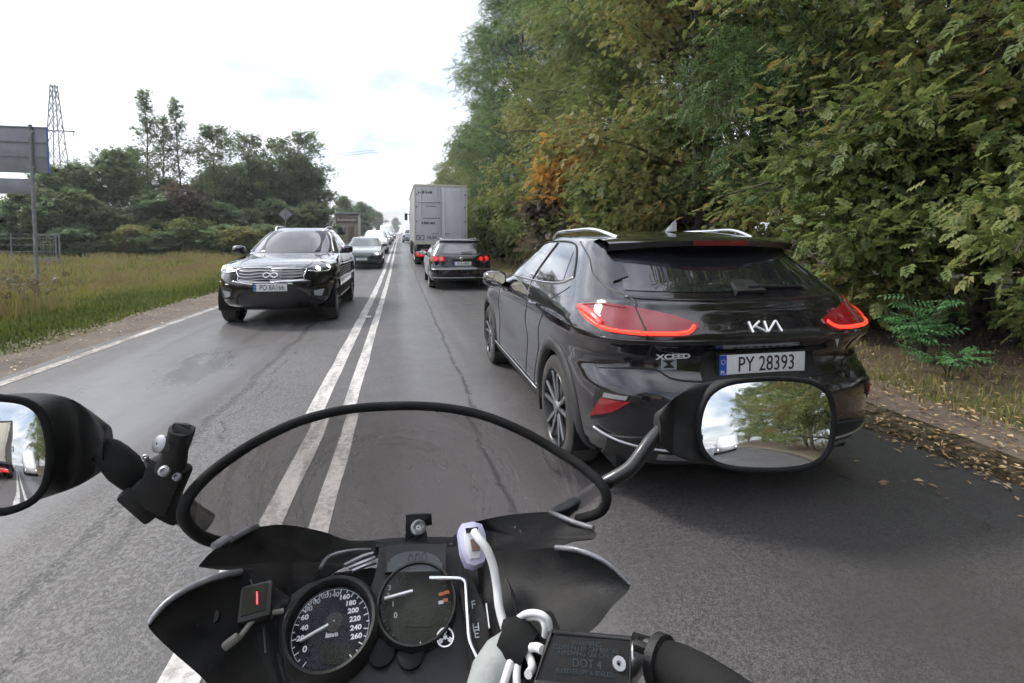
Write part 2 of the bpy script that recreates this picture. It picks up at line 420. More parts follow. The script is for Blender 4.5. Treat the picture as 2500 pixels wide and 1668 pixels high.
def asphalt():
    a = NT('asphalt'); X, Y, Z = a.xyz()
    grain = a.math('ADD', a.math('MULTIPLY', a.noise(170, 2, .6), .6), a.math('MULTIPLY', a.noise(60, 3, .7), .4)); big = a.noise(.55, 4, .6); mid = a.noise(4, 4, .6); long_ = a.noise(1.0, 4, .55, sc3=(1.6, .10, 1))
    base = a.mix(a.rng(grain, .40, .62), (.030, .028, .030), (.142, .133, .132))
    base = a.mix(a.rng(big, .38, .66, 0, .6), base, (.048, .045, .044))
    # polished, paler wheel bands in the oncoming lane
    wob = a.math('MULTIPLY_ADD', long_, .9, -.45)
    xw = a.math('ADD', X, wob)
    worn = a.math('MULTIPLY', a.rng(xw, -3.6, -2.9), a.rng(xw, -1.6, -2.05))
    worn2 = a.math('MULTIPLY', a.rng(xw, -.2, .2), a.rng(xw, 1.05, .65))
    w = a.math('MAXIMUM', worn, a.math('MULTIPLY', worn2, .5))
    base = a.mix(a.math('MULTIPLY', w, .65), base, (.165, .158, .157))
    # darker right half of the own lane
    rt = a.rng(xw, .9, 2.0, 0, .45)
    base = a.mix(rt, base, (.044, .041, .040))
    # speckle of bright stones
    sp = a.rng(a.noise(160, 2, .7), .66, .75, 0, .5)
    base = a.mix(a.math('MULTIPLY', sp, a.rng(mid, .4, .7)), base, (.26, .25, .24))
    # long joints / cracks with broken edges
    def crack(x0, wd, amp, brk):
        wv = a.math('MULTIPLY_ADD', a.noise(1.1, 5, .65, sc3=(0, 1, 0)), amp, -amp * .5)
        fine = a.math('MULTIPLY_ADD', a.noise(11, 5, .75), .13, -.065)
        d = a.math('ABSOLUTE', a.math('ADD', a.math('ADD', a.math('ADD', X, -x0), wv), fine))
        return a.math('MULTIPLY', a.rng(d, wd, wd * .25), a.rng(a.noise(2.0, 4, .7, sc3=(.5, 1, 1)), brk, brk + .1))
    ck = a.math('MAXIMUM', crack(-1.45, .055, .26, .30), a.math('MAXIMUM', crack(.60, .026, .16, .38), crack(-1.30, .024, .6, .46)))
    ck = a.math('MAXIMUM', ck, crack(2.55, .014, .4, .52))
    base = a.mix(a.math('MULTIPLY', ck, .85), base, (.018, .018, .019))
    # coarse ravelled strip between joint and centre line
    rav = a.math('MULTIPLY', a.rng(xw, -1.65, -1.35), a.rng(xw, -.62, -.9))
    rv = a.math('MULTIPLY', rav, a.rng(a.noise(45, 3, .65), .46, .60))
    base = a.mix(a.math('MULTIPLY', rv, .45), base, (.20, .19, .185))
    # bitumen patches, damp stains and lengthwise dark smears
    st = a.rng(a.noise(.8, 5, .6, sc3=(1.3, .35, 1)), .56, .68, 0, .55)
    base = a.mix(st, base, (.040, .038, .039))
    sm_ = a.rng(a.noise(3.2, 4, .6, sc3=(1.5, .06, 1)), .54, .70, 0, .40)
    base = a.mix(sm_, base, (.048, .045, .045))
    a.l(base, a.b.inputs['Base Color'])
    ro = a.math('ADD', a.math('MULTIPLY_ADD', w, -.27, .60), a.math('MULTIPLY', st, -.25))
    ro = a.math('ADD', ro, a.math('MULTIPLY_ADD', mid, .2, -.1))
    a.l(ro, a.b.inputs['Roughness'])
    h = a.math('ADD', a.math('MULTIPLY', grain, a.math('MULTIPLY_ADD', w, -.7, 1.0)), a.math('MULTIPLY', ck, -1.6))
    h = a.math('ADD', h, a.math('MULTIPLY', rv, .6))
    a.bump(h, .5, .004)
asphalt()

def road_paint():
    a = NT('road_paint')
    n1 = a.noise(28, 5, .7); n2 = a.noise(3, 4, .6, sc3=(3, .6, 1)); n3 = a.noise(120, 2)
    wear = a.rng(a.math('ADD', a.math('MULTIPLY', n1, .6), a.math('MULTIPLY', n2, .5)), .46, .70)
    c = a.mix(a.rng(n3, .3, .7), (.50, .475, .45), (.64, .615, .59))
    c = a.mix(a.math('MULTIPLY', wear, .8), c, (.15, .14, .135))
    a.l(c, a.b.inputs['Base Color']); a.b.inputs['Roughness'].default_value = .6
    a.bump(n3, .3, .003)
road_paint()
def faded_paint():
    a = NT('road_paint_faded')
    n1 = a.noise(22, 5, .7); n2 = a.noise(2, 4, .6)
    wear = a.rng(a.math('ADD', a.math('MULTIPLY', n1, .6), a.math('MULTIPLY', n2, .5)), .44, .66)
    c = a.mix(wear, (.46, .42, .39), (.14, .12, .11)); a.l(c, a.b.inputs['Base Color']); a.b.inputs['Roughness'].default_value = .7
faded_paint()

def soil():
    a = NT('verge_soil')
    n1 = a.noise(1.4, 5, .65); n2 = a.noise(18, 4, .7); n3 = a.noise(90, 2)
    c = a.mix(a.rng(n1, .3, .7), (.135, .105, .080), (.080, .060, .047))
    c = a.mix(a.rng(n2, .5, .72, 0, .5), c, (.22, .175, .145))
    c = a.mix(a.rng(n3, .6, .75, 0, .5), c, (.06, .045, .035))
    a.l(c, a.b.inputs['Base Color']); a.b.inputs['Roughness'].default_value = .9
    a.bump(a.math('ADD', n2, a.math('MULTIPLY', n3, .4)), .8, .02)
soil()
def ground_m():
    a = NT('field'); X, Y, Z = a.xyz()
    n1 = a.noise(.35, 5, .6); n2 = a.noise(5, 5, .65); n3 = a.noise(40, 3)
    c = a.mix(a.rng(n1, .35, .65), (.060, .075, .020), (.115, .085, .045))
    c = a.mix(a.rng(n2, .45, .7, 0, .6), c, (.045, .045, .020))
    c = a.mix(a.rng(n3, .5, .75, 0, .4), c, (.15, .12, .06))
    # leaf mould under the trees on the right
    fx = a.rng(a.math('ADD', X, a.math('MULTIPLY_ADD', n2, 1.2, -.6)), 4.8, 6.0)
    mould = a.mix(a.rng(n3, .35, .7), (.040, .030, .018), (.105, .066, .032))
    c = a.mix(fx, c, mould)
    a.l(c, a.b.inputs['Base Color']); a.b.inputs['Roughness'].default_value = .95
    a.bump(a.math('ADD', n2, n3), .8, .05)
ground_m()
def wetdark():
    a = NT('ditch_mud'); n2 = a.noise(9, 5, .65); n3 = a.noise(60, 3)
    c = a.mix(a.rng(n2, .35, .65), (.022, .017, .011), (.060, .044, .028)); a.l(c, a.b.inputs['Base Color'])
    a.l(a.rng(n2, .42, .58, .12, .75), a.b.inputs['Roughness']); a.bump(a.math('ADD', n2, n3), .35, .02)
wetdark()

YS = np.concatenate([np.arange(-160, -20, 10.), np.arange(-20, 30, .5), np.arange(30, 80, 2.), np.arange(80, 200, 8.), np.arange(200, 1000, 60.)])
def strip(name, xs, dz, mat, kind='structure', ys=YS, wob=None, zf=None):
    """sheet following the road profile; xs list of x, wob: noise amplitude of the outer edges (first, last)"""
    rng = np.random.RandomState(len(name) * 7 + int(abs(xs[0]) * 100))
    xs = np.asarray(xs, float); nx, ny = len(xs), len(ys)
    X = np.tile(xs, (ny, 1)); Yg = np.tile(np.asarray(ys)[:, None], (1, nx))
    if wob:
        for col, amp in ((0, wob[0]), (nx - 1, wob[1])):
            if amp: X[:, col] += np.convolve(rng.normal(0, 1, ny + 8), np.ones(4) / 2, 'same')[:ny] * amp
    Z = zg(Yg) + dz + (zf(X, Yg) if zf else 0)
    V = np.stack([X, Yg, Z], -1).reshape(-1, 3)
    i = np.arange(ny - 1)[:, None] * nx + np.arange(nx - 1)[None]
    Q = np.stack([i, i + 1, i + 1 + nx, i + nx], -1).reshape(-1, 4)
    o = mk_np(name, V, Q, mat, smooth=True); tag(o, kind=kind); return o
def bank(X, Y):
    # the field on the left lies level, the wood floor on the right rises a little; gentle undulation
    u = .05 * np.sin(X * .7 + Y * .31) + .04 * np.sin(X * .33 - Y * .53)
    l = np.clip((-5.2 - X) / 6, 0, 1); r = np.clip((X - 5.0) / 4, 0, 1)
    return u * np.maximum(l, r) + r * .35 - .05 * np.clip(1 - np.abs(X) / 5.2, 0, 1)
strip('ground', list(np.concatenate([[-900, -400, -150, -80], np.arange(-50, -4.9, 1.5), [-4.6, -4.0, 0, 3.3, 4.2], np.arange(5, 20, 1.0), [25, 40, 80, 200, 500]])), -.02, 'field', zf=bank)
strip('soil_shoulder_left', [-4.95, -4.5, -3.9], -.003, 'verge_soil', wob=(.16, 0))
strip('soil_shoulder_right', [3.2, 3.75, 4.5], -.004, 'verge_soil', wob=(0, .16))
strip('mud_gutter', [3.28, 3.55, 3.88], .001, 'ditch_mud', wob=(.03, .06))
strip('road', [-4.02, -3.4, -2.2, -.62, 0.5, 2.0, 3.34], .005, 'asphalt', wob=(.03, .045))
def line(name, x0, x1, mat, y0=-60., y1=420.):
    ys = np.concatenate([np.arange(y0, 40, .5), np.arange(40, y1, 6.)]); rng = np.random.RandomState(int(abs(x0) * 1000))
    X = np.stack([x0 + rng.normal(0, .004, len(ys)), x1 + rng.normal(0, .004, len(ys))], 1)
    V = np.stack([X, np.stack([ys, ys], 1), np.stack([zg(ys)] * 2, 1) + .009], -1).reshape(-1, 3)
    i = np.arange(len(ys) - 1) * 2; Q = np.stack([i, i + 1, i + 3, i + 2], 1)
    return tag(mk_np(name, V, Q, mat), kind='structure')
line('lane_marking', -.765, -.630, 'road_paint'); line('lane_marking', -.490, -.380, 'road_paint'); line('edge_marking', -3.90, -3.78, 'road_paint_faded')
# raised road stud between the double lines
tag(box('road_stud', (-.60, 9.55, .02), (.11, .09, .022), 'white_plastic', None, .006), 'small white reflector stud on the double centre line', 'road stud')
# ------------------------------------------------------------------ car shells (horizontal sections, exact surface used for every fitted part)
def pchip(xk, yk, x):
    xk = np.asarray(xk, float); yk = np.asarray(yk, float); h = np.diff(xk); d = np.diff(yk) / h
    m = np.zeros(len(xk)); m[0], m[-1] = d[0], d[-1]
    for i in range(1, len(xk) - 1):
        if d[i - 1] * d[i] > 0:
            w1 = 2 * h[i] + h[i - 1]; w2 = h[i] + 2 * h[i - 1]; m[i] = (w1 + w2) / (w1 / d[i - 1] + w2 / d[i])
    i = np.clip(np.searchsorted(xk, x) - 1, 0, len(h) - 1); t = (x - xk[i]) / h[i]
    return ((2 * t ** 3 - 3 * t * t + 1) * yk[i] + (t ** 3 - 2 * t * t + t) * h[i] * m[i] + (-2 * t ** 3 + 3 * t * t) * yk[i + 1] + (t ** 3 - t * t) * h[i] * m[i + 1])
class Shell:
    def __init__(s, keys, nr=3.2, nf=3.0, disp=None, K=6, NU=130):
        s.keys = np.array(keys, float); s.nr, s.nf, s.disp, s.K, s.NU = nr, nf, disp, K, NU
        s.vk = np.arange(len(keys), dtype=float); s.cache = {}
    def params(s, v): return [float(pchip(s.vk, s.keys[:, j], np.array([v]))[0]) for j in range(6)]
    def outline(s, v):
        k = round(v, 4)
        if k in s.cache: return s.cache[k]
        z, yr, yf, w, Lr, Lf = s.params(v)
        half = (yf - yr) / 2; Lr, Lf = min(Lr, half * .98), min(Lf, half * .98)
        th = np.linspace(0, 1, 70) ** 1.7 * pi / 2
        xr = w * np.sin(th) ** (2 / s.nr); yy = yr + Lr * (1 - np.clip(np.cos(th), 0, 1) ** (2 / s.nr))
        ym = np.linspace(yr + Lr, yf - Lf, 40)[1:-1]
        xf = (w * np.sin(th) ** (2 / s.nf))[::-1]; y2 = (yf - Lf * (1 - np.clip(np.cos(th), 0, 1) ** (2 / s.nf)))[::-1]
        x = np.concatenate([xr, np.full(len(ym), w), xf]); y = np.concatenate([yy, ym, y2])
        if s.disp is not None:
            tx, ty = np.gradient(x), np.gradient(y); L = np.hypot(tx, ty) + 1e-9
            nx, ny = ty / L, -tx / L
            d = s.disp(x, y, np.full_like(x, z)); x = x + nx * d; y = y + ny * d; x[0] = 0; x[-1] = 0
        sl = np.concatenate([[0], np.cumsum(np.hypot(np.diff(x), np.diff(y)))])
        r = (x, y, sl, z, 70, len(x) - 70); s.cache[k] = r; return r
    def v_of(s, z):
        if not hasattr(s, 'zt'):
            s.vt = np.linspace(0, s.vk[-1], 1200); s.zt = pchip(s.vk, s.keys[:, 0], s.vt)
        return float(np.interp(z, s.zt, s.vt))
    def pt(s, sl, z):
        x, y, S, zz, a, b = s.outline(s.v_of(z)); t = min(abs(sl), S[-1])
        return Vector((math.copysign(1, sl) * float(np.interp(t, S, x)), float(np.interp(t, S, y)), z))
    def nrm(s, sl, z):
        e = .012; a = s.pt(sl + e, z) - s.pt(sl - e, z); b = s.pt(sl, z + e) - s.pt(sl, z - e); n = a.cross(b)
        n.normalize(); return n
    def s_of(s, tg, val, z):
        x, y, S, zz, a, b = s.outline(s.v_of(z))
        if tg == 'y': return float(np.interp(val, y, S))
        if tg == 'x': return math.copysign(float(np.interp(abs(val), x[:a], S[:a])), val)
        if tg == 'f': return math.copysign(float(np.interp(abs(val), x[b:][::-1], S[b:][::-1])), val)
        if tg == 's': return val
    def mesh(s, name, parent, mat, wheels=(), Ra=.38, two=None):
        rows = np.linspace(0, s.vk[-1], (len(s.keys) - 1) * s.K + 1); NU = s.NU; n = 2 * NU
        V = []
        for v in rows:
            x, y, S, z, a, b = s.outline(v); t = np.linspace(0, S[-1], NU + 1)
            xx, yy = np.interp(t, S, x), np.interp(t, S, y)
            X = np.concatenate([xx, -xx[NU - 1:0:-1]]); Y = np.concatenate([yy, yy[NU - 1:0:-1]])
            V.append(np.stack([X, Y, np.full(n, z)], 1))
        V = np.concatenate(V); nr = len(rows)
        k = np.arange(n); Fc = []
        for i in range(nr - 1):
            Fc.append(np.stack([i * n + k, i * n + (k + 1) % n, (i + 1) * n + (k + 1) % n, (i + 1) * n + k], 1))
        Fc = np.concatenate(Fc)
        caps = []
        for base, fl in ((0, True), ((nr - 1) * n, False)):
            for j in range(NU):
                q = [base + j, base + j + 1, base + (n - j - 1) % n, base + (n - j) % n]
                q = list(dict.fromkeys(q)); caps.append(q[::-1] if fl else q)
        keep = np.ones(len(Fc), bool)
        for yc, zc in wheels:
            ins = (np.hypot(V[:, 1] - yc, V[:, 2] - zc) < Ra) & (np.abs(V[:, 0]) > .45)
            keep &= ~ins[Fc].all(1)
        used = np.zeros(len(V), bool); used[Fc[keep].ravel()] = True
        for yc, zc in wheels:
            r = np.hypot(V[:, 1] - yc, V[:, 2] - zc); ins = (r < Ra) & (np.abs(V[:, 0]) > .45) & used
            f = Ra / np.maximum(r[ins], 1e-4); V[ins, 1] = yc + (V[ins, 1] - yc) * f; V[ins, 2] = zc + (V[ins, 2] - zc) * f
        return mk(name, V.tolist(), [list(map(int, q)) for q in Fc[keep]] + caps, mat, parent, True, 40)
    def patch(s, name, A, B, mat, parent, n=24, m=6, off=.004, thick=.012, side=1, fillet=True):
        """skin patch lying on the shell between curve A and curve B (lists of (tag, value, z))"""
        def res(C):
            q = np.array([[s.s_of(t, v_, z) * side, z] for t, v_, z in C]); L = np.concatenate([[0], np.cumsum(np.hypot(*np.diff(q, axis=0).T))])
            t = np.linspace(0, L[-1], n); return np.stack([np.interp(t, L, q[:, 0]), np.interp(t, L, q[:, 1])], 1)
        a, b = res(A), res(B); V, Fc = [], []
        G = [[None] * n for _ in range(m)]
        for i in range(m):
            for j in range(n):
                q = a[j] + (b[j] - a[j]) * (i / (m - 1)); p = s.pt(q[0], q[1]); nn = s.nrm(q[0], q[1]); G[i][j] = len(V); V.append(p + nn * off)
        N = len(V)
        nn0 = s.nrm(*(a[n // 2] + b[n // 2]) / 2)
        v1 = V[G[0][n // 2]]; v2 = V[G[0][min(n // 2 + 1, n - 1)]]; v3 = V[G[m - 1][n // 2]]
        flip = (v2 - v1).cross(v3 - v1).dot(nn0) < 0
        for i in range(m - 1):
            for j in range(n - 1):
                q = (G[i][j], G[i][j + 1], G[i + 1][j + 1], G[i + 1][j]); Fc.append(q[::-1] if flip else q)
        ring = [G[0][j] for j in range(n)] + [G[i][n - 1] for i in range(1, m)] + [G[m - 1][j] for j in range(n - 2, -1, -1)] + [G[i][0] for i in range(m - 2, 0, -1)]
        b0 = len(V); C = nn0
        for r_ in ring: V.append(V[r_] - C * thick)
        L = len(ring)
        for i in range(L):
            q = (ring[i], b0 + i, b0 + (i + 1) % L, ring[(i + 1) % L]); Fc.append(q[::-1] if flip else q)
        return mk(name, V, Fc, mat, parent, True, 45)
    def seam(s, name, C, r, mat, parent, side=1, off=0.0, sub=10, seg=6, close=False):
        q = [(s.s_of(t, v_, z) * side, z) for t, v_, z in C]
        if close: q.append(q[0])
        P2 = smooth_path([Vector((a, b, 0)) for a, b in q], sub) if len(q) > 2 else [Vector((q[0][0] + (q[1][0] - q[0][0]) * i / sub, q[0][1] + (q[1][1] - q[0][1]) * i / sub, 0)) for i in range(sub + 1)]
        path = []
        for p in P2:
            w = s.pt(p.x, p.y); path.append(w + s.nrm(p.x, p.y) * off if off else w)
        V, Fc = tube_vf(path, r, seg, True); return mk(name, V, Fc, mat, parent, True)

def wheel(root, x, y, r, wd, rim_r, style='y', mats=('alloy', 'alloy_dark'), spokes=5, proto={}):
    """x = outer face, sign gives the side"""
    sg = 1 if x > 0 else -1
    ax = (sg, 0, 0); c = (x, y, r)
    prof = [(rim_r, -wd), (r * .93, -wd), (r * .985, -wd * .93), (r, -wd * .8), (r, -wd * .2), (r * .985, -wd * .07), (r * .93, 0.0), (rim_r * 1.08, .006), (rim_r, -.005)]
    ty = lathe('wheel', [(rim_r * .98, -wd)] + prof[1:] + [(rim_r * .95, -wd * .5), (rim_r * .5, -wd * .6)], 'tyre', root, 40, ax, c, 40)
    lathe('rim', [(rim_r * .90, -wd * .5), (rim_r * .93, -.02), (rim_r, .002), (rim_r * 1.02, -.004), (rim_r * 1.0, -.03)], mats[1] if style == 'y' else mats[0], ty, 40, ax, c, 40)
    lathe('brake_disc', [(.01, -wd * .42), (rim_r * .80, -wd * .42), (rim_r * .80, -wd * .5)], 'steel' if style != 'y' else 'alloy_dark', ty, 24, ax, c)
    V, Fc = [], []
    def add(v, f):
        b = len(V); V.extend(v); Fc.extend([[i + b for i in q] for q in f])
    for k in range(spokes):
        a0 = 2 * pi * k / spokes + .3
        legs = ((-.5, -.23), (.5, .23)) if style == 'y' else ((-.16, -.30), (.16, .30))
        for l0, l1 in legs:
            p0 = Vector((x - sg * .025, y + math.cos(a0 + l0 * .4) * rim_r * .12, r + math.sin(a0 + l0 * .4) * rim_r * .12))
            p1 = Vector((x - sg * .008, y + math.cos(a0 + l1) * rim_r * .95, r + math.sin(a0 + l1) * rim_r * .95))
            d = (p1 - p0); u = Vector((sg, 0, 0)); M = frame_m(d, u.cross(d))
            add(*box_vf((p0 + p1) / 2, (d.length, rim_r * (.10 if style == 'y' else .15), .02), .004, M))
    mk('spoke', V, Fc, mats[0], ty, True, 40)
    lathe('hub_cap', [(.001, .0), (rim_r * .16, -.004), (rim_r * .2, -.03)], mats[0], ty, 16, ax, c)
    if style == 'y': lathe('rim_well', [(.001, -.045), (rim_r * .93, -.045)], 'alloy_dark', ty, 24, ax, c)
    return ty
def wheel_set(root, ys, hw, r, wd, rim_r, sh, Ra, **k):
    for y in ys:
        for sg in (-1, 1):
            wheel(root, sg * hw, y, r, wd, rim_r, **k)
            # wheel-well liner
            V, Fc = [], []; N = 20
            for i in range(N + 1):
                a = -0.35 + (pi + .7) * i / N
                for dx in (hw + .0, hw - wd - .12): V.append((sg * dx, y + math.cos(a) * (Ra + .004), r + math.sin(a) * (Ra + .004)))
            Fc = [(2 * i, 2 * i + 1, 2 * i + 3, 2 * i + 2) for i in range(N)]
            Fc.append(tuple(2 * i + 1 for i in range(N + 1)))
            mk('wheel_liner', V, Fc, 'plastic_dark', root, False)
def plate(root, c, face, w, h, txt, blue=True, tsize=None, pl='PL'):
    """face -1: seen from behind (-y), +1: seen from the front"""
    xd = (1, 0, 0) if face < 0 else (-1, 0, 0); yd = (0, 0, 1); nn = Vector((0, face, 0)); c = Vector(c); X = Vector(xd)
    p = box('number_plate', c, (w, .008, h), 'plate_white', root, .003)
    rim = .004
    boxes('plate_frame', [(c + Vector((0, -face * .002, h / 2 + rim)), (w + .02, .012, .01)), (c + Vector((0, -face * .002, -h / 2 - rim)), (w + .02, .012, .01)),
                          (c + X * (w / 2 + rim), (.01, .012, h)), (c - X * (w / 2 + rim), (.01, .012, h))], 'plastic_black', p)
    if blue:
        q = c - X * (w / 2 - .022) + nn * .0045
        box('country_band', q, (.042, .003, h - .006), 'plate_blue', p)
        text('country_code', pl, .03, 'print_white', p, q + nn * .003 + Vector((0, 0, -h * .3)), xd, yd)
        lathe('star_ring', [(.013, 0), (.013, .001), (.010, .001), (.010, 0)], 'lavender_plastic', p, 20, nn, q + nn * .002 + Vector((0, 0, h * .18)))
    text('plate_number', txt, (tsize or h * .98), 'plate_ink', p, c + X * .022 + nn * .006, xd, yd, sx=.80)
    return p
def wing_mirror(root, x, y, z, mat, glass=False, back=1):
    sg = 1 if x > 0 else -1
    rings = []
    for t, sc in ((0, .35), (.03, .8), (.07, 1.0), (.12, 1.0), (.15, .86), (.158, .8)):
        rings.append((t, sc))
    V, Fc = [], []; N = 20
    for t, sc in rings:
        for k in range(N):
            a = 2 * pi * k / N; cx = math.copysign(abs(math.cos(a)) ** .7, math.cos(a)) * .115 * sc; cz = math.copysign(abs(math.sin(a)) ** .7, math.sin(a)) * .075 * sc
            V.append((x + sg * .10 + cx, y + .09 - t, z + .03 + cz))
    for i in range(len(rings) - 1):
        for k in range(N): Fc.append((i * N + k, i * N + (k + 1) % N, (i + 1) * N + (k + 1) % N, (i + 1) * N + k))
    Fc.append(tuple(range(N))); 
    h = mk('wing_mirror', V, Fc, mat, root, True, 50)
    mk('mirror_glass', V[-N:], [tuple(range(N))], 'mirror', h, False)
    bar('mirror_foot', (x - sg * .04, y + .03, z - .03), (x + sg * .06, y + .03, z - .015), .035, .05, 'plastic_black', h, .008)
    return h
def roof_rail(sh, root, side, y0, y1, x0, x1, zoff, mat):
    pts = []
    for i in range(13):
        t = i / 12; y = y0 + (y1 - y0) * t; x = x0 + (x1 - x0) * math.sin(pi * t) if False else x0 + (x1 - x0) * (1 - abs(2 * t - 1) ** 2)
        # shell height at (x, y): search highest z whose outline still holds the point
        lo, hi = 1.1, sh.keys[-1, 0]
        for _ in range(22):
            mid = (lo + hi) / 2; X, Y, S, z, a, b = sh.outline(sh.v_of(mid)); s_ = np.interp(y, Y, S)
            ok = Y[0] < y < Y[-1] and np.interp(s_, S, X) > x
            lo, hi = (mid, hi) if ok else (lo, mid)
        pts.append(Vector((side * x, y, lo + zoff * min(1, 5 * t, 5 * (1 - t)))))
    return tube('roof_rail', pts, .019, mat, root, 10, smooth=3, flat=.75)

# ------------------------------------------------------------------ the black crossover right in front
def kia():
    root = thing('crossover_car', 'glossy black crossover car with plate PY 28393 directly ahead on the right', 'car', (1.820, 2.145, 0), -0.016); root.scale = (.972, 1, 1)
    keys = [(.20, .22, 4.20, .80, .75, .8), (.27, .10, 4.32, .870, .75, .8), (.36, .035, 4.37, .900, .72, .8), (.48, .0, 4.39, .907, .70, .8), (.60, .0, 4.395, .908, .68, .8),
            (.645, .008, 4.39, .907, .67, .81), (.70, .048, 4.38, .905, .66, .82), (.75, .090, 4.34, .903, .66, .85), (.80, .098, 4.28, .903, .66, .87), (.86, .060, 4.16, .908, .66, .9), (.893, .030, 4.05, .912, .66, .95), (.925, .035, 3.90, .912, .66, .95),
            (.98, .075, 3.60, .900, .66, .9), (1.04, .125, 3.25, .872, .66, .85), (1.085, .150, 3.05, .846, .66, .85), (1.115, .200, 2.98, .828, .64, .8), (1.15, .265, 2.90, .808, .62, .75), (1.23, .385, 2.70, .760, .58, .7),
            (1.31, .50, 2.50, .712, .52, .65), (1.375, .60, 2.36, .666, .48, .6), (1.415, .68, 2.24, .632, .46, .6), (1.445, .82, 2.12, .59, .5, .6), (1.466, 1.02, 2.0, .52, .55, .55), (1.477, 1.25, 1.85, .36, .3, .3)]
    def disp(x, y, z):
        # rounded haunch over the rear wheel, hollow in the doors, swage line
        h = .022 * np.exp(-((y - .80) / .55) ** 2 - ((z - .86) / .16) ** 2) * (np.abs(x) > .5)
        d = -.024 * np.exp(-((y - 2.15) / .75) ** 2 - ((z - .62) / .14) ** 2)
        f = .018 * np.exp(-((y - 3.5) / .5) ** 2 - ((z - .80) / .14) ** 2) * (np.abs(x) > .5)
        return h + d + f
    sh = Shell(keys, 3.3, 3.0, disp, K=6, NU=150)
    WY, r, Ra = (.865, 3.515), .338, .385
    body = sh.mesh('body', root, 'paint_black', [(y, r) for y in WY], Ra)
    # side glass: one dark band with separate panes per side
    for sd in (-1, 1):
        sh.patch('side_window', [('y', 1.72, 1.105), ('y', 2.1, 1.10), ('y', 2.52, 1.093)], [('y', 1.60, 1.385), ('y', 1.95, 1.375), ('y', 2.2, 1.335), ('y', 2.52, 1.095)], 'car_glass', root, 22, 8, side=sd, off=.003)
        sh.patch('rear_side_window', [('y', .98, 1.145), ('y', 1.3, 1.118), ('y', 1.67, 1.107)], [('y', 1.10, 1.33), ('y', 1.3, 1.372), ('y', 1.55, 1.385)], 'car_glass', root, 20, 8, side=sd, off=.003)
        sh.seam('window_trim', [('y', .82, 1.175), ('y', 1.0, 1.128), ('y', 1.4, 1.102), ('y', 2.0, 1.092), ('y', 2.6, 1.083)], .008, 'chrome', root, sd, .002)
        sh.seam('pillar_trim', [('y', 1.60, 1.39), ('y', 1.70, 1.10)], .012, 'plastic_black', root, sd, .0)
        sh.seam('upper_window_trim', [('y', .82, 1.175), ('y', .98, 1.30), ('y', 1.2, 1.385), ('y', 1.6, 1.402), ('y', 2.0, 1.388), ('y', 2.25, 1.34), ('y', 2.62, 1.09)], .008, 'plastic_black', root, sd, .001)
        # door shut lines
        for C in ([('y', 1.72, 1.09), ('y', 1.70, .7), ('y', 1.70, .34)], [('y', .80, 1.12), ('y', 1.05, .98), ('y', 1.28, .75), ('y', 1.36, .5), ('y', 1.42, .34)], [('y', 2.86, 1.05), ('y', 2.90, .7), ('y', 2.88, .34)]):
            sh.seam('shut_line', C, .005, 'plate_ink', root, sd, -.001)
        for y in (1.36, 2.42):
            p = [sh.pt(sh.s_of('y', y + q, .955) * sd, .955) for q in (-.11, 0, .11)]
            tube('door_handle', [p[0] + Vector((sd * .012, 0, 0)), p[1] + Vector((sd * .035, 0, 0)), p[2] + Vector((sd * .012, 0, 0))], [.011, .013, .011], 'paint_black', root, 8, smooth=5)
        # arch cladding rings
        for yc in WY:
            V, Fc = [], []; N = 34; prof = ((Ra - .012, -.03), (Ra - .008, .012), (Ra + .03, .016), (Ra + .058, .010), (Ra + .066, -.01))
            for i in range(N + 1):
                a = -.22 + (pi + .44) * i / N
                for rr, o_ in prof:
                    yy, zz = yc + math.cos(a) * rr, max(r + math.sin(a) * rr, .205)
                    sl = sh.s_of('y', yy, zz) * sd; q = sh.pt(sl, zz); V.append(q + sh.nrm(sl, zz) * o_ if o_ > 0 else q + Vector((sd * o_, 0, 0)))
            m = len(prof)
            for i in range(N):
                for j in range(m - 1): Fc.append((i * m + j, i * m + j + 1, (i + 1) * m + j + 1, (i + 1) * m + j))
            mk('arch_cladding', V, Fc, 'cladding', root, True)
        sh.patch('sill_cladding', [('y', 1.28, .215), ('y', 3.1, .215)], [('y', 1.28, .33), ('y', 3.1, .33)], 'cladding', root, 24, 5, side=sd, off=.012)
        sh.seam('sill_trim', [('y', 1.32, .335), ('y', 3.08, .345)], .006, 'satin_metal', root, sd, .012)
        roof_rail(sh, root, sd, .80, 2.25, .50, .585, .034, 'chrome')
    wing_mirror(root, -.91, 2.55, 1.02, 'paint_black'); wing_mirror(root, .91, 2.55, 1.02, 'paint_black')
    wheel_set(root, WY, .905, r, .22, .245, sh, Ra, style='y', spokes=5)
    # rear glass, spoiler, third light, wiper
    sh.patch('rear_window', [('x', -.66, 1.135), ('x', -.3, 1.128), ('x', .3, 1.128), ('x', .66, 1.135)], [('x', -.56, 1.345), ('x', -.3, 1.36), ('x', .3, 1.36), ('x', .56, 1.345)], 'car_glass', root, 30, 10, off=.004)
    V, Fc = [], []; N = 28
    for i in range(N + 1):
        t = -1 + 2 * i / N; x = .645 * t; e = abs(t) ** 2.6
        yt = .44 + .17 * e; zt = 1.428 - .018 * t * t
        V += [(x * .985, .80 + .10 * e, zt + .014 - .055 * e * .4), (x, yt + .16, zt + .006), (x, yt + .03, zt - .010), (x, yt, zt - .022), (x * .992, yt + .012, zt - .052 - .012 * e), (x * .985, yt + .09, zt - .092), (x * .975, yt + .24, zt - .10)]
    for i in range(N):
        for j in range(6): Fc.append((i * 7 + j, i * 7 + j + 1, (i + 1) * 7 + j + 1, (i + 1) * 7 + j))
    sp = mk('roof_spoiler', V, Fc, 'paint_black', root, True, 35)
    Vb = [(x_, y_ - .004, z_) for x_, y_, z_ in [V[i * 7 + j] for i in range(10, 19) for j in (3, 4)]]
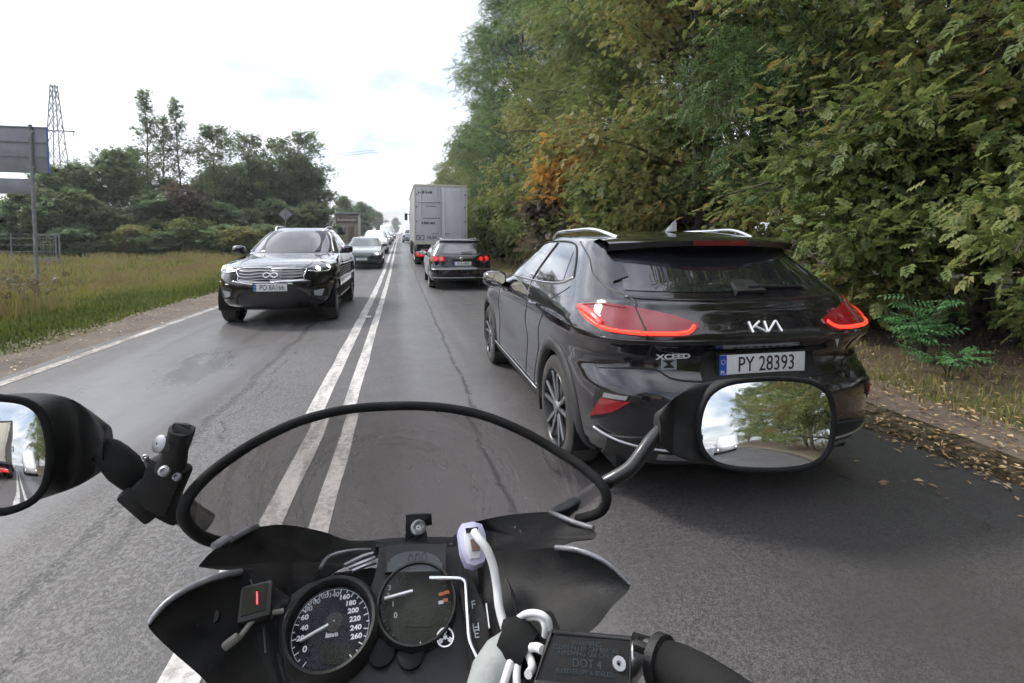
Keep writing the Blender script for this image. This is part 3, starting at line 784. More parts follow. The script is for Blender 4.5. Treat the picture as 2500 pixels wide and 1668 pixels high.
    mk('third_brake_light', Vb, [(2 * i, 2 * i + 1, 2 * i + 3, 2 * i + 2) for i in range(8)], 'lens_red', sp, False)
    # side winglets of the spoiler running down beside the glass
    for sd in (-1, 1):
        sh.patch('spoiler_side_fin', [('x', .60, 1.20), ('x', .57, 1.35)], [('x', .685, 1.17), ('x', .665, 1.355)], 'paint_black', root, 12, 4, side=sd, off=.010)
        sh.seam('tailgate_gap', [('x', .66, 1.40), ('x', .70, 1.31), ('x', .735, 1.22), ('x', .725, 1.15), ('x', .655, 1.10), ('x', .645, 1.03), ('x', .63, .94), ('x', .615, .80)], .006, 'plate_ink', root, sd, -.001)
    tube('wiper_arm', [sh.pt(sh.s_of('x', .02, 1.15), 1.15) + Vector((0, -.03, 0)), sh.pt(sh.s_of('x', .25, 1.15), 1.15) + Vector((0, -.028, 0)), sh.pt(sh.s_of('x', .40, 1.145), 1.145) + Vector((0, -.02, 0))], [.016, .009, .007], 'plastic_black', root, 8)
    sh.patch('wiper_mount', [('x', -.06, 1.12), ('x', .12, 1.12)], [('x', -.03, 1.175), ('x', .10, 1.17)], 'plastic_black', root, 10, 4, off=.018, thick=.03)
    # ledge under the glass and number recess
    sh.seam('tailgate_ledge', [('x', -.68, 1.105), ('x', -.3, 1.092), ('x', .3, 1.092), ('x', .68, 1.105)], .010, 'paint_black', root, 1, .0)
    sh.patch('plate_recess', [('x', -.36, .70), ('x', .36, .70)], [('x', -.33, .845), ('x', .33, .845)], 'plastic_black', root, 16, 5, off=.002)
    plate(root, (.0, .072, .768), -1, .52, .114, 'PY 28393')
    # tail lights
    for sd in (-1, 1):
        L = sh.patch('tail_light', [('y', .52, 1.035), ('y', .36, .985), ('x', .80, .935), ('x', .66, .928), ('x', .45, .930), ('x', .38, .965)],
                     [('y', .52, 1.04), ('y', .36, 1.065), ('x', .80, 1.072), ('x', .66, 1.060), ('x', .48, 1.02), ('x', .375, .985)], 'lens_dark_red', root, 36, 7, side=sd, off=.009, thick=.02)
        sh.seam('light_strip', [('y', .515, 1.035), ('y', .42, 1.000), ('x', .835, .957), ('x', .79, .944), ('x', .66, .939), ('x', .46, .943), ('x', .40, .972)], .0105, 'led_red', L, sd, .008, 10, 8)
        sh.seam('upper_strip', [('y', .50, 1.042), ('y', .38, 1.060), ('x', .80, 1.062), ('x', .70, 1.052)], .006, 'lens_red', L, sd, .009, 8, 6)
        sh.seam('outer_strip', [('y', .49, 1.03), ('y', .36, 1.005), ('x', .825, .965)], .024, 'brake_red', L, sd, .000, 8, 8)
        sh.seam('light_gap', [('x', .645, .922), ('x', .655, 1.066)], .004, 'plate_ink', L, sd, .010)
        # bumper reflectors and corner vents
        sh.patch('bumper_pod', [('x', .865, .45), ('x', .70, .56)], [('x', .855, .63), ('x', .68, .63)], 'plastic_black', root, 10, 5, side=sd, off=.006)
        sh.patch('reflector', [('x', .865, .475), ('x', .79, .535)], [('x', .835, .592), ('x', .725, .600)], 'lens_dark_red', root, 10, 4, side=sd, off=.014)
        sh.patch('fog_lens', [('x', .83, .600), ('x', .745, .606)], [('x', .825, .622), ('x', .735, .625)], 'satin_metal', root, 8, 3, side=sd, off=.013)
    # bumper: shelf crease, black lower valance, skid trim, exhaust trims
    sh.seam('boot_crease', [('x', -.84, .905), ('x', -.4, .903), ('x', .4, .903), ('x', .84, .905)], .009, 'paint_black', root, 1, -.002)
    sh.seam('bumper_seam', [('x', -.84, .735), ('x', -.6, .752), ('x', -.42, .70), ('x', .42, .70), ('x', .6, .752), ('x', .84, .735)], .005, 'plate_ink', root, 1, .0)
    sh.patch('lower_valance', [('x', -.78, .255), ('x', 0, .245), ('x', .78, .255)], [('x', -.80, .40), ('x', -.5, .445), ('x', .5, .445), ('x', .80, .40)], 'cladding', root, 30, 6, off=.010)
    sh.seam('valance_trim', [('x', -.85, .425), ('x', -.74, .385), ('x', -.5, .36), ('x', 0, .35), ('x', .5, .36), ('x', .74, .385), ('x', .85, .425)], .008, 'satin_metal', root, 1, .014)
    for sd in (-1, 1):
        sh.patch('exhaust_trim', [('x', .36, .30), ('x', .58, .305)], [('x', .37, .335), ('x', .58, .345)], 'chrome', root, 10, 3, side=sd, off=.02)
    # badges
    def strokes(name, pls, x0, z0, sx, sz, rr, yoff=.012, mat='chrome'):
        V, Fc = [], []
        for pl in pls:
            path = []
            for a, b in pl:
                X, Z_ = x0 + a * sx, z0 + b * sz; sl = sh.s_of('x', X, Z_); path.append(sh.pt(sl, Z_) + sh.nrm(sl, Z_) * yoff * .4)
            v, f = tube_vf(path, rr, 6); b0 = len(V); V += v; Fc += [[i + b0 for i in q] for q in f]
        return mk(name, V, Fc, mat, root, True, 40)
    strokes('maker_badge', [[(0, 0), (0, 1)], [(.03, .40), (.33, 1)], [(.12, .60), (.42, .0)], [(.46, .0), (.50, 1.0)], [(.46, .0), (.84, 1.0)], [(.86, 1.0), (.90, .0)]], -.085, .938, .19, .048, .0058, mat='badge_white')
    def on(x, z, off=.004): sl = sh.s_of('x', x, z); return sh.pt(sl, z) + sh.nrm(sl, z) * off, sh.nrm(sl, z)
    p, nn = on(-.50, .828, .014)
    text('model_badge', 'XCEED', .034, 'badge_white', root, p, Vector((0, 0, 1)).cross(nn), (0, 0, 1), .002, sx=1.75, bold=.001)
    p, nn = on(-.515, .778); xd = Vector((0, 0, 1)).cross(nn)
    st = prism('sticker', [p + xd * a + Vector((0, 0, b)) for a, b in ((-.042, -.027), (.042, -.027), (.042, .027), (-.042, .027))], nn * .001, 'print_dim', root)
    prism('sticker_mark', [p + nn * .0014 + xd * a + Vector((0, 0, b)) for a, b in ((-.034, -.02), (.034, -.02), (.006, .004), (.034, .02), (-.034, .02), (-.006, .0))], nn * .0006, 'plate_ink', root)
    p, nn = on(.445, .88); xd = Vector((0, 0, 1)).cross(nn)
    prism('triangle_sticker', [p + xd * a + Vector((0, 0, b)) for a, b in ((-.035, .035), (.035, .035), (.006, -.04))], nn * .001, 'print_dim', root)
    # antenna
    V = []
    for t, h, w_ in ((0, .0, .038), (.05, .03, .030), (.11, .062, .018), (.15, .075, .006), (.165, .0, .012)):
        V += [(-w_, 1.10 - t, 1.470), (0, 1.10 - t, 1.470 + h + .004), (w_, 1.10 - t, 1.470)]
    Fc = [(i * 3 + j, i * 3 + j + 1, (i + 1) * 3 + j + 1, (i + 1) * 3 + j) for i in range(4) for j in range(2)] + [(0, 1, 2), (12, 13, 14)]
    mk('shark_fin_antenna', V, Fc, 'paint_black', root, True, 40)
    box('underbody', (0, 2.2, .24), (1.5, 3.9, .1), 'plastic_dark', root, .03)
    return sh
kia()

# ------------------------------------------------------------------ oncoming black SUV
def suv_front():
    root = thing('oncoming_suv', 'black SUV with chrome slatted grille approaching in the left lane', 'SUV', (-2.06, 8.75 + 4.86, 0), pi); root.scale = (.975, 1, 1.055)
    keys = [(.26, .2, 4.62, .84, .7, .9), (.34, .08, 4.78, .92, .7, .9), (.48, .02, 4.84, .955, .7, .9), (.62, .0, 4.86, .962, .7, .9), (.76, .02, 4.85, .965, .7, .92), (.86, .05, 4.80, .962, .7, .98),
            (.93, .08, 4.70, .955, .7, 1.05), (.985, .1, 4.52, .94, .7, 1.1), (1.025, .12, 4.28, .925, .7, 1.1), (1.06, .15, 3.98, .905, .7, 1.0), (1.09, .18, 3.68, .888, .7, .9), (1.115, .2, 3.46, .87, .7, .8),
            (1.16, .26, 3.36, .84, .7, .75), (1.30, .5, 3.06, .765, .65, .7), (1.44, .75, 2.74, .685, .6, .65), (1.53, .95, 2.50, .625, .55, .6), (1.58, 1.10, 2.32, .575, .5, .6), (1.61, 1.3, 2.16, .50, .5, .5), (1.625, 1.5, 2.0, .36, .3, .3)]
    def disp(x, y, z):
        f = .03 * np.exp(-((y - 3.95) / .5) ** 2 - ((z - .95) / .16) ** 2) * (np.abs(x) > .6)
        return f + .03 * np.exp(-((y - .95) / .5) ** 2 - ((z - .9) / .2) ** 2) * (np.abs(x) > .6)
    sh = Shell(keys, 3.2, 2.7, disp, NU=130); WY, r, Ra = (1.06, 3.95), .385, .43
    sh.mesh('body', root, 'paint_black', [(y, r) for y in WY], Ra)
    wheel_set(root, WY, .955, r, .26, .27, sh, Ra, style='y', spokes=6)
    sh.patch('windscreen', [('f', -.74, 1.155), ('f', -.35, 1.145), ('f', .35, 1.145), ('f', .74, 1.155)], [('f', -.54, 1.52), ('f', -.3, 1.545), ('f', .3, 1.545), ('f', .54, 1.52)], 'screen_glass', root, 30, 10, off=.004)
    for sd in (-1, 1):
        sh.patch('side_window', [('y', 2.1, 1.165), ('y', 3.0, 1.155)], [('y', 2.05, 1.50), ('y', 2.35, 1.50), ('y', 3.0, 1.165)], 'car_glass', root, 18, 8, side=sd)
        sh.patch('rear_side_window', [('y', .95, 1.20), ('y', 2.02, 1.165)], [('y', 1.2, 1.47), ('y', 2.0, 1.50)], 'car_glass', root, 18, 8, side=sd)
        sh.seam('pillar_trim', [('f', .78, 1.15), ('f', .70, 1.32), ('f', .585, 1.52)], .014, 'paint_silver', root, sd, .004)
        L = sh.patch('headlight', [('f', .57, .865), ('f', .72, .845), ('f', .86, .86), ('y', 4.30, .92)], [('f', .58, .885), ('f', .72, .965), ('f', .86, .99), ('y', 4.22, 1.005)], 'lens_dark', root, 26, 7, side=sd, off=.008)
        sh.seam('headlight_rim', [('f', .57, .87), ('f', .72, .850), ('f', .86, .865), ('y', 4.30, .922)], .008, 'chrome', L, sd, .009)
        for X, Z_, rr in ((.70, .895, .050), (.84, .925, .036)):
            sl = sh.s_of('f', X, Z_) * sd; p = sh.pt(sl, Z_); nn = (sh.nrm(sl, Z_) + Vector((0, 1, 0))).normalized()
            lathe('lamp', [(.001, .02), (rr * .6, .016), (rr, .0), (rr * 1.05, -.03)], 'lamp_on', L, 20, nn, p + nn * .004)
        sh.patch('fog_lamp', [('f', .66, .49), ('f', .76, .46)], [('f', .65, .56), ('f', .80, .58)], 'lens_clear', root, 10, 5, side=sd, off=.01)
        sh.patch('corner_intake', [('f', .60, .44), ('f', .84, .45)], [('f', .60, .60), ('f', .84, .63)], 'plastic_black', root, 12, 5, side=sd, off=.005)
        sh.patch('sill_cladding', [('y', 1.5, .27), ('y', 3.5, .27)], [('y', 1.5, .36), ('y', 3.5, .36)], 'satin_metal', root, 16, 4, side=sd, off=.012)
        roof_rail(sh, root, sd, 1.15, 2.35, .47, .55, .05, 'chrome')
        wing_mirror(root, sd * .93, 2.95, 1.16, 'paint_black')
        sh.seam('bonnet_crease', [('f', .50, .93), ('f', .55, 1.03), ('f', .60, 1.09), ('f', .70, 1.11)], .010, 'paint_black', root, sd, .0)
        sh.seam('shut_line', [('y', 3.1, 1.1), ('y', 3.12, .7), ('y', 3.3, .36)], .005, 'plate_ink', root, sd, 0)
    # grille
    g = sh.patch('grille', [('f', -.50, .735), ('f', -.3, .712), ('f', .3, .712), ('f', .50, .735)], [('f', -.52, .895), ('f', -.3, .915), ('f', .3, .915), ('f', .52, .895)], 'plastic_dark', root, 24, 6, off=.004)
    sh.seam('grille_surround', [('f', -.53, .90), ('f', -.3, .921), ('f', 0, .926), ('f', .3, .921), ('f', .53, .90), ('f', .505, .80), ('f', .50, .735), ('f', .3, .712), ('f', 0, .704), ('f', -.3, .712), ('f', -.50, .735), ('f', -.505, .80)], .009, 'chrome', g, 1, .010, 8, 8, close=True)
    sh.seam('grille_base_bar', [('f', -.60, .725), ('f', -.3, .682), ('f', 0, .672), ('f', .3, .682), ('f', .60, .725)], .012, 'chrome', g, 1, .012)
    for k in range(4):
        zc = .745 + k * .042
        sh.seam('grille_slat', [('f', -.49, zc + .006), ('f', -.35, zc - .006), ('f', -.15, zc + .010), ('f', 0, zc - .004), ('f', .15, zc + .010), ('f', .35, zc - .006), ('f', .49, zc + .006)], .0065, 'satin_metal', g, 1, .008, 6)
    # oval twin-loop badge, open at the middle
    path = [(p.x, .815 + p.y) for p in smooth_path([Vector((x_, z_, 0)) for x_, z_ in ((0, .008), (-.045, -.034), (-.09, -.026), (-.11, 0), (-.09, .028), (-.05, .034), (0, .02), (.05, .034), (.09, .028), (.11, 0), (.09, -.026), (.045, -.034), (0, .008))], 5)]
    pts = []
    for X, Z_ in path:
        sl = sh.s_of('f', X, Z_) if abs(X) > 1e-4 else sh.s_of('f', 1e-4, Z_); p = sh.pt(sl, Z_); pts.append(p + Vector((0, .028, 0)))
    tube('front_badge', pts, .009, 'chrome', root, 8)
    plate(root, (0, 4.868, .625), 1, .52, .114, 'PO 8A166')
    sh.patch('lower_intake', [('f', -.55, .36), ('f', .55, .36)], [('f', -.50, .53), ('f', .50, .53)], 'plastic_dark', root, 16, 5, off=.004)
    sh.patch('front_skirt', [('f', -.80, .265), ('f', .80, .265)], [('f', -.82, .35), ('f', .82, .35)], 'cladding', root, 20, 4, off=.008)
    box('underbody', (0, 2.4, .30), (1.55, 4.1, .1), 'plastic_dark', root, .03)
suv_front()

# ------------------------------------------------------------------ estate car ahead
def estate_rear():
    root = thing('estate_car', 'dark estate car with round red brake lights behind the lorry', 'car', (1.74, 14.45, zgf(15.4) - .0), -.0)
    keys = [(.22, .2, 4.6, .80, .6, .9), (.30, .06, 4.70, .88, .6, .9), (.45, .0, 4.76, .905, .58, .9), (.58, .0, 4.77, .91, .58, .9), (.66, .05, 4.75, .91, .56, .9), (.78, .075, 4.6, .912, .55, .95), (.88, .08, 4.35, .908, .54, 1.0), (.95, .10, 4.0, .895, .54, .9),
            (1.0, .13, 3.6, .88, .52, .9), (1.04, .17, 3.4, .86, .52, .8), (1.15, .26, 3.15, .80, .5, .75), (1.28, .37, 2.85, .725, .46, .7), (1.38, .47, 2.6, .665, .42, .6), (1.43, .56, 2.42, .62, .4, .6), (1.462, .75, 2.3, .55, .4, .5), (1.475, 1.0, 2.1, .40, .3, .3)]
    sh = Shell(keys, 3.6, 3.0, None, NU=90, K=5); WY, r, Ra = (1.0, 3.71), .32, .365
    sh.mesh('body', root, 'paint_black', [(y, r) for y in WY], Ra)
    wheel_set(root, WY, .90, r, .21, .22, sh, Ra, style='far', spokes=7)
    sh.patch('rear_window', [('x', -.70, 1.055), ('x', .70, 1.055)], [('x', -.57, 1.385), ('x', .57, 1.385)], 'car_glass', root, 24, 8, off=.004)
    sh.patch('roof_spoiler', [('x', -.58, 1.385), ('x', .58, 1.385)], [('x', -.56, 1.435), ('x', .56, 1.435)], 'paint_black', root, 20, 4, off=.05, thick=.06)
    for sd in (-1, 1):
        sh.patch('side_window', [('y', .62, 1.08), ('y', 2.9, 1.06)], [('y', .85, 1.36), ('y', 2.35, 1.37)], 'car_glass', root, 22, 7, side=sd)
        sh.seam('window_trim', [('y', .6, 1.07), ('y', 2.95, 1.05)], .010, 'chrome', root, sd, .003)
        roof_rail(sh, root, sd, .65, 2.4, .50, .56, .05, 'chrome')
        L = sh.patch('tail_light', [('y', .35, .86), ('x', .86, .82), ('x', .64, .80), ('x', .47, .83)], [('y', .35, .97), ('x', .84, .985), ('x', .62, .985), ('x', .48, .95)], 'lens_red', root, 22, 7, side=sd, off=.008)
        for X, Z_ in ((.745, .905), (.575, .90)):
            sl = sh.s_of('x', X, Z_) * sd; p = sh.pt(sl, Z_); nn = (sh.nrm(sl, Z_) + Vector((0, -1, 0))).normalized()
            lathe('lamp_ring', [(.030, .012), (.062, .014), (.068, .0), (.02, .0)], 'brake_red', L, 20, nn, p + nn * .008)
            lathe('lamp_core', [(.001, .014), (.026, .012), (.03, 0)], 'lens_clear' if sd < 0 and X < .6 else 'brake_red', L, 16, nn, p + nn * .008)
        wing_mirror(root, sd * .89, 2.75, 1.0, 'paint_black')
    sh.seam('bumper_strip', [('x', -.84, .60), ('x', 0, .60), ('x', .84, .60)], .014, 'satin_metal', root, 1, .004)
    sh.seam('lower_strip', [('x', -.80, .36), ('x', 0, .355), ('x', .80, .36)], .012, 'satin_metal', root, 1, .006)
    sh.patch('lower_valance', [('x', -.78, .24), ('x', .78, .24)], [('x', -.80, .34), ('x', .80, .34)], 'cladding', root, 18, 4, off=.008)
    plate(root, (.02, .045, .76), -1, .52, .114, 'PYA 18K4', tsize=.1)
    lathe('boot_badge', [(.001, .012), (.05, .010), (.058, 0)], 'chrome', root, 24, (0, -1, 0), (.0, .070, .90))
    tube('wiper_arm', [(0, .16, 1.085), (.34, .165, 1.10)], .012, 'plastic_black', root, 6)
    box('underbody', (0, 2.3, .26), (1.5, 4.0, .1), 'plastic_dark', root, .03)
estate_rear()

# ------------------------------------------------------------------ simpler cars of the oncoming queue
def queue_car(name, label, cat, x, yfront, paint, keys, L, h, roof_split=None, plate_txt=None, lights='lamp_on', facing=-1, group=None, WY=(.95, 3.65), zs=(1.02, 1.34)):
    yy = yfront + L if facing < 0 else yfront
    slope = math.atan(float(zg(yfront + .1) - zg(yfront - .1)) / .2)
    root = thing(name, label, cat, (x, yy, zgf(yfront + (2 if facing < 0 else 2))), pi if facing < 0 else 0, group)
    root.rotation_euler = (slope if facing > 0 else -slope, 0, pi if facing < 0 else 0)
    if facing < 0: root.location.z = zgf(yy)
    sh = Shell(keys, 3.2, 2.9, None, NU=70, K=4); r, Ra = .32, .37
    sh.mesh('body', root, paint, [(y, r) for y in WY], Ra)
    wheel_set(root, WY, keys[3][3] - .01, r, .21, .22, sh, Ra, style='far', spokes=5)
    w = keys[3][3]; z0, z1 = zs
    tg = 'f'
    sh.patch('windscreen', [(tg, -w * .80, z0), (tg, w * .80, z0)], [(tg, -w * .62, z1), (tg, w * .62, z1)], 'screen_glass', root, 20, 7, off=.005)
    sh.patch('rear_window', [('x', -w * .72, z0 + .02), ('x', w * .72, z0 + .02)], [('x', -w * .6, z1), ('x', w * .6, z1)], 'car_glass', root, 16, 6, off=.005)
    for sd in (-1, 1):
        sh.patch('side_window', [('y', L * .25, z0 + .03), ('y', L * .60, z0 + .02)], [('y', L * .30, z1 - .01), ('y', L * .48, z1 - .01)], 'car_glass', root, 16, 6, side=sd)
        Lm = sh.patch('headlight', [(tg, w * .60, .62), (tg, w * .93, .64)], [(tg, w * .58, .735), (tg, w * .93, .76)], 'lens_clear', root, 12, 5, side=sd, off=.008)
        sl = sh.s_of(tg, w * .74, .68) * sd; p = sh.pt(sl, .68)
        if lights: lathe('lamp', [(.001, .02), (.05, .012), (.062, 0)], lights, Lm, 16, (0, 1, 0), p + Vector((0, .008, 0)))
        sh.patch('tail_light', [('x', w * .65, .72), ('x', w * .94, .72)], [('x', w * .65, .86), ('x', w * .93, .88)], 'lens_red', root, 10, 4, side=sd, off=.008)
        wing_mirror(root, sd * (w - .03), L * .58, z0 + .0, paint)
    sh.patch('grille', [(tg, -w * .45, .56), (tg, w * .45, .56)], [(tg, -w * .48, .70), (tg, w * .48, .70)], 'plastic_dark', root, 14, 4, off=.006)
    for k in range(3): sh.seam('grille_slat', [(tg, -w * .44, .585 + .04 * k), (tg, w * .44, .585 + .04 * k)], .007, 'satin_metal', root, 1, .010, 6)
    sh.patch('lower_intake', [(tg, -w * .7, .27), (tg, w * .7, .27)], [(tg, -w * .7, .37), (tg, w * .7, .37)], 'plastic_dark', root, 14, 4, off=.006)
    if plate_txt: plate(root, (0, sh.pt(.001, .46).y * 0 + keys[3][2] + .008, .47), 1, .52, .114, plate_txt, tsize=.1)
    box('underbody', (0, L / 2, .25), (1.4, L - .9, .1), 'plastic_dark', root, .03)
    return root
SEDAN = [(.20, .2, 4.55, .80, .6, .8), (.28, .06, 4.66, .87, .6, .8), (.42, 0, 4.72, .90, .6, .85), (.55, .0, 4.72, .905, .6, .9), (.68, .03, 4.66, .905, .6, .95), (.77, .06, 4.5, .90, .6, 1.0), (.84, .1, 4.25, .89, .6, 1.0), (.90, .2, 3.9, .875, .6, .95), (.945, .45, 3.55, .86, .6, .9), (.98, .8, 3.30, .845, .6, .8),
         (1.03, .95, 3.18, .815, .55, .75), (1.20, 1.25, 2.8, .72, .5, .7), (1.33, 1.5, 2.5, .64, .45, .6), (1.38, 1.65, 2.35, .59, .4, .5), (1.405, 1.8, 2.2, .48, .3, .3), (1.415, 1.9, 2.1, .3, .15, .15)]
SUVK = [(.26, .2, 4.3, .82, .6, .7), (.34, .06, 4.42, .90, .6, .7), (.48, 0, 4.48, .925, .6, .75), (.62, 0, 4.48, .93, .55, .8), (.80, .03, 4.42, .93, .55, .85), (.92, .06, 4.28, .925, .55, .9), (1.0, .08, 4.0, .91, .55, .9), (1.05, .1, 3.6, .89, .55, .85), (1.09, .13, 3.3, .87, .55, .8),
        (1.16, .18, 3.15, .84, .5, .75), (1.36, .3, 2.8, .755, .45, .65), (1.54, .42, 2.5, .68, .42, .6), (1.61, .52, 2.35, .63, .4, .5), (1.65, .7, 2.2, .55, .4, .4), (1.67, .95, 2.0, .4, .2, .2)]
VANK = [(.26, .1, 5.2, .86, .3, .6), (.36, .03, 5.32, .94, .3, .6), (.55, 0, 5.36, .96, .3, .65), (.85, 0, 5.34, .965, .3, .7), (1.05, .0, 5.2, .962, .3, .75), (1.2, .01, 4.95, .955, .3, .75), (1.32, .02, 4.65, .945, .3, .7), (1.6, .04, 4.3, .91, .3, .6), (1.95, .08, 3.95, .86, .3, .55), (2.2, .12, 3.7, .81, .3, .5), (2.3, .2, 3.5, .75, .3, .4), (2.34, .4, 3.2, .6, .3, .3)]
queue_car('oncoming_sedan', 'dark green sedan following the black SUV in the left lane', 'car', -1.72, 23.5, 'paint_green', SEDAN, 4.72, 1.42, plate_txt='PO 2H71')
queue_car('oncoming_white_suv', 'white SUV behind the dark green sedan in the oncoming queue', 'car', -1.80, 36.5, 'paint_white', SUVK, 4.48, 1.67, zs=(1.13, 1.54), plate_txt='PZ 4K20')
queue_car('oncoming_silver_car', 'silver car behind the white SUV, far down the road', 'car', -1.85, 55, 'paint_silver', SEDAN, 4.72, 1.42)
queue_car('oncoming_white_van', 'distant white van last but one in the oncoming queue', 'van', -1.9, 72, 'paint_white', VANK, 5.36, 2.34, zs=(1.34, 1.95), WY=(.95, 4.3))
queue_car('oncoming_dark_car', 'tiny dark car last in the oncoming queue', 'car', -1.8, 100, 'paint_black', SUVK, 4.48, 1.67, zs=(1.13, 1.54))
queue_car('car_ahead_of_lorry', 'small silver car beyond the lorry, seen past its left side', 'car', 1.2, 62, 'paint_silver', SUVK, 4.48, 1.67, zs=(1.13, 1.54), facing=1, lights=None)

# ------------------------------------------------------------------ articulated lorry ahead
def lorry(x, y0, name, label, skin, frame, marks=True, facing=1, H=3.97):
    slope = math.atan(float(zg(y0 + 14) - zg(y0)) / 14)
    root = thing(name, label, 'lorry', (x, y0, zgf(y0)), 0); root.rotation_euler = (slope, 0, 0 if facing > 0 else pi)
    W, L, zb = 2.55, 13.4, 1.12
    bx_ = box('trailer_box', (0, L / 2 + .06, (zb + H) / 2), (W - .04, L - .1, H - zb), skin, root, .02)
    fr = .075
    boxes('rear_frame', [((-W / 2 + fr / 2, .03, (zb + H) / 2), (fr, .08, H - zb + .02)), ((W / 2 - fr / 2, .03, (zb + H) / 2), (fr, .08, H - zb + .02)), ((0, .028, H - .05), (W, .086, .12)), ((0, .032, zb + .05), (W, .082, .14))], frame, root, .008)
    for sd in (-1, 1):
        d = box('rear_door', (sd * .60, -.002, (zb + H) / 2 - .0), (1.17, .04, H - zb - .24), skin, root, .006)
        for xx in (.18, .95): tube('lock_rod', [(sd * xx, -.035, zb + .1), (sd * xx, -.035, H - .12)],   .014, skin, d, 8)
        for zz in (1.5, 2.2, 2.9, 3.5): box('hinge', (sd * 1.16, -.03, zz), (.10, .03, .05), 'galvanised', d, .004)
        boxes('door_handle', [((sd * .30, -.05, 1.62), (.26, .02, .03))], 'galvanised', d)
        tube('top_rail', [(sd * (W / 2 - .01), .1, H - .02), (sd * (W / 2 - .01), L, H - .02)], .03, 'galvanised', root, 6)
        for k in range(14): box('curtain_strap', (sd * (W / 2 - .017), .7 + k * .92, (zb + H) / 2), (.012, .045, H - zb - .1), 'ink_grey', root)
    # chassis, lights, underrun
    boxes('chassis', [((-.5, L / 2, .95), (.14, L - .4, .26)), ((.5, L / 2, .95), (.14, L - .4, .26)), ((0, .2, .98), (2.3, .16, .22))], 'plastic_dark', root)
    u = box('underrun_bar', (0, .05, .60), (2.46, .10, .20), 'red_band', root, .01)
    for sd in (-1, 1):
        box('tail_lamp', (sd * .98, -.006, .62), (.40, .03, .13), 'brake_red', u, .01)
        for k in range(3): lathe('lamp_dot', [(.001, .012), (.035, .010), (.04, 0)], 'lens_clear' if k != 1 else 'led_red', u, 12, (0, -1, 0), (sd * (.84 + .13 * k), -.022, .62))
        box('mud_flap', (sd * .95, .75, .5), (.6, .02, .62), 'rubber', root)
        box('marker_plate', (sd * .70, -.012, .80), (.55, .01, .12), 'lens_red', root)
    box('white_strip', (0, -.004, .735), (2.4, .02, .045), 'plate_white', root)
    p = box('number_plate', (.02 - .35, -.02, .99), (.34, .01, .20), 'plate_white', root, .003)
    text('plate_number', 'PZ 7', .09, 'plate_ink', p, (-.33, -.027, 1.03), (1, 0, 0), (0, 0, 1)); text('plate_number', '61EA', .09, 'plate_ink', p, (-.33, -.027, .94), (1, 0, 0), (0, 0, 1))
    for k in range(3):
        for sd in (-1, 1):
            wh = lathe('wheel', [(.3, -.34), (.49, -.34), (.52, -.3), (.52, -.05), (.49, 0), (.31, .0), (.28, -.05), (.12, -.04), (.001, -.02)], 'tyre', root, 28, (sd, 0, 0), (sd * 1.22, 2.0 + 1.32 * k, .52))
            lathe('rim', [(.001, .012), (.10, .01), (.12, -.03), (.27, -.045), (.30, .002), (.31, .004)], 'steel', wh, 24, (sd, 0, 0), (sd * 1.222, 2.0 + 1.32 * k, .52))
        tube('axle', [(-1.1, 2.0 + 1.32 * k, .52), (1.1, 2.0 + 1.32 * k, .52)], .07, 'plastic_dark', root, 8)
    # tractor unit
    cab = box('cab', (0, L + 1.35, 2.2), (2.46, 2.1, 2.9), 'paint_white', root, .12)
    for sd in (-1, 1):
        box('side_window', (sd * 1.235, L + 1.7, 2.75), (.02, .9, .75), 'car_glass', cab, .005)
        m = box('mirror_housing', (sd * 1.48, L + 2.25, 2.72), (.22, .10, .55), 'plastic_black', cab, .03); bar('mirror_arm', (sd * 1.2, L + 2.25, 2.9), (sd * 1.46, L + 2.25, 2.9), .04, .04, 'plastic_black', cab)
        for yy in (L - .9, L + 1.9): lathe('wheel', [(.3, -.34), (.49, -.34), (.52, -.3), (.52, -.05), (.49, 0), (.31, .0), (.28, -.05), (.001, -.03)], 'tyre', root, 28, (sd, 0, 0), (sd * 1.2, yy, .52))
        lathe('fuel_tank', [(.001, 0), (.3, 0), (.3, 1.3), (.001, 1.3)], 'satin_metal', root, 20, (0, 1, 0), (sd * 1.0, L - .1, .75))
    box('windscreen', (0, L + 2.405, 2.65), (2.2, .02, 1.0), 'car_glass', cab, .005)
    boxes('tractor_chassis', [((0, L + .4, .75), (1.0, 4.2, .3)), ((0, L + 2.3, .65), (2.4, .25, .55))], 'plastic_dark', root)
    if marks:
        # faded lettering on the left-hand door: dark blocks of small writing
        rnd = random.Random(4)
        def smudge(x0, x1, z, h, mat, nm='lettering'):
            lst = []; xx = x0
            while xx < x1:
                w_ = rnd.uniform(.4, .9) * h; hh = h * rnd.uniform(.65, 1.0)
                lst.append(((xx + w_ / 2, -.0245, z - (h - hh) / 2), (w_, .004, hh))); xx += w_ + h * rnd.uniform(.15, .45)
            boxes(nm, lst, mat, root)
        smudge(-1.10, -.50, 3.60, .13, 'ink_grey'); smudge(-1.08, -.10, 3.10, .055, 'ink_grey'); smudge(-.2, -.02, 3.115, .06, 'ink_grey'); smudge(-.75, -.15, 2.94, .055, 'ink_grey')
        smudge(-.85, -.08, 2.36, .07, 'ink_grey'); smudge(-.95, -.30, 2.13, .12, 'ink_grey')
        boxes('panel_outline', [((-.56, -.0245, 3.72), (1.1, .004, .007)), ((-.015, -.0245, 3.5), (.007, .004, .42)), ((-.56, -.0245, 3.02), (1.1, .004, .007))], 'print_dim', root)
        e = boxes('emblem', [((-1.0, -.0245, 1.52), (.36, .004, .035)), ((-1.0, -.0245, 1.32), (.36, .004, .035)), ((-1.17, -.0245, 1.42), (.035, .004, .2)), ((-.83, -.0245, 1.42), (.035, .004, .2)), ((-1.0, -.0245, 1.42), (.13, .004, .09))], 'ink_grey', root)
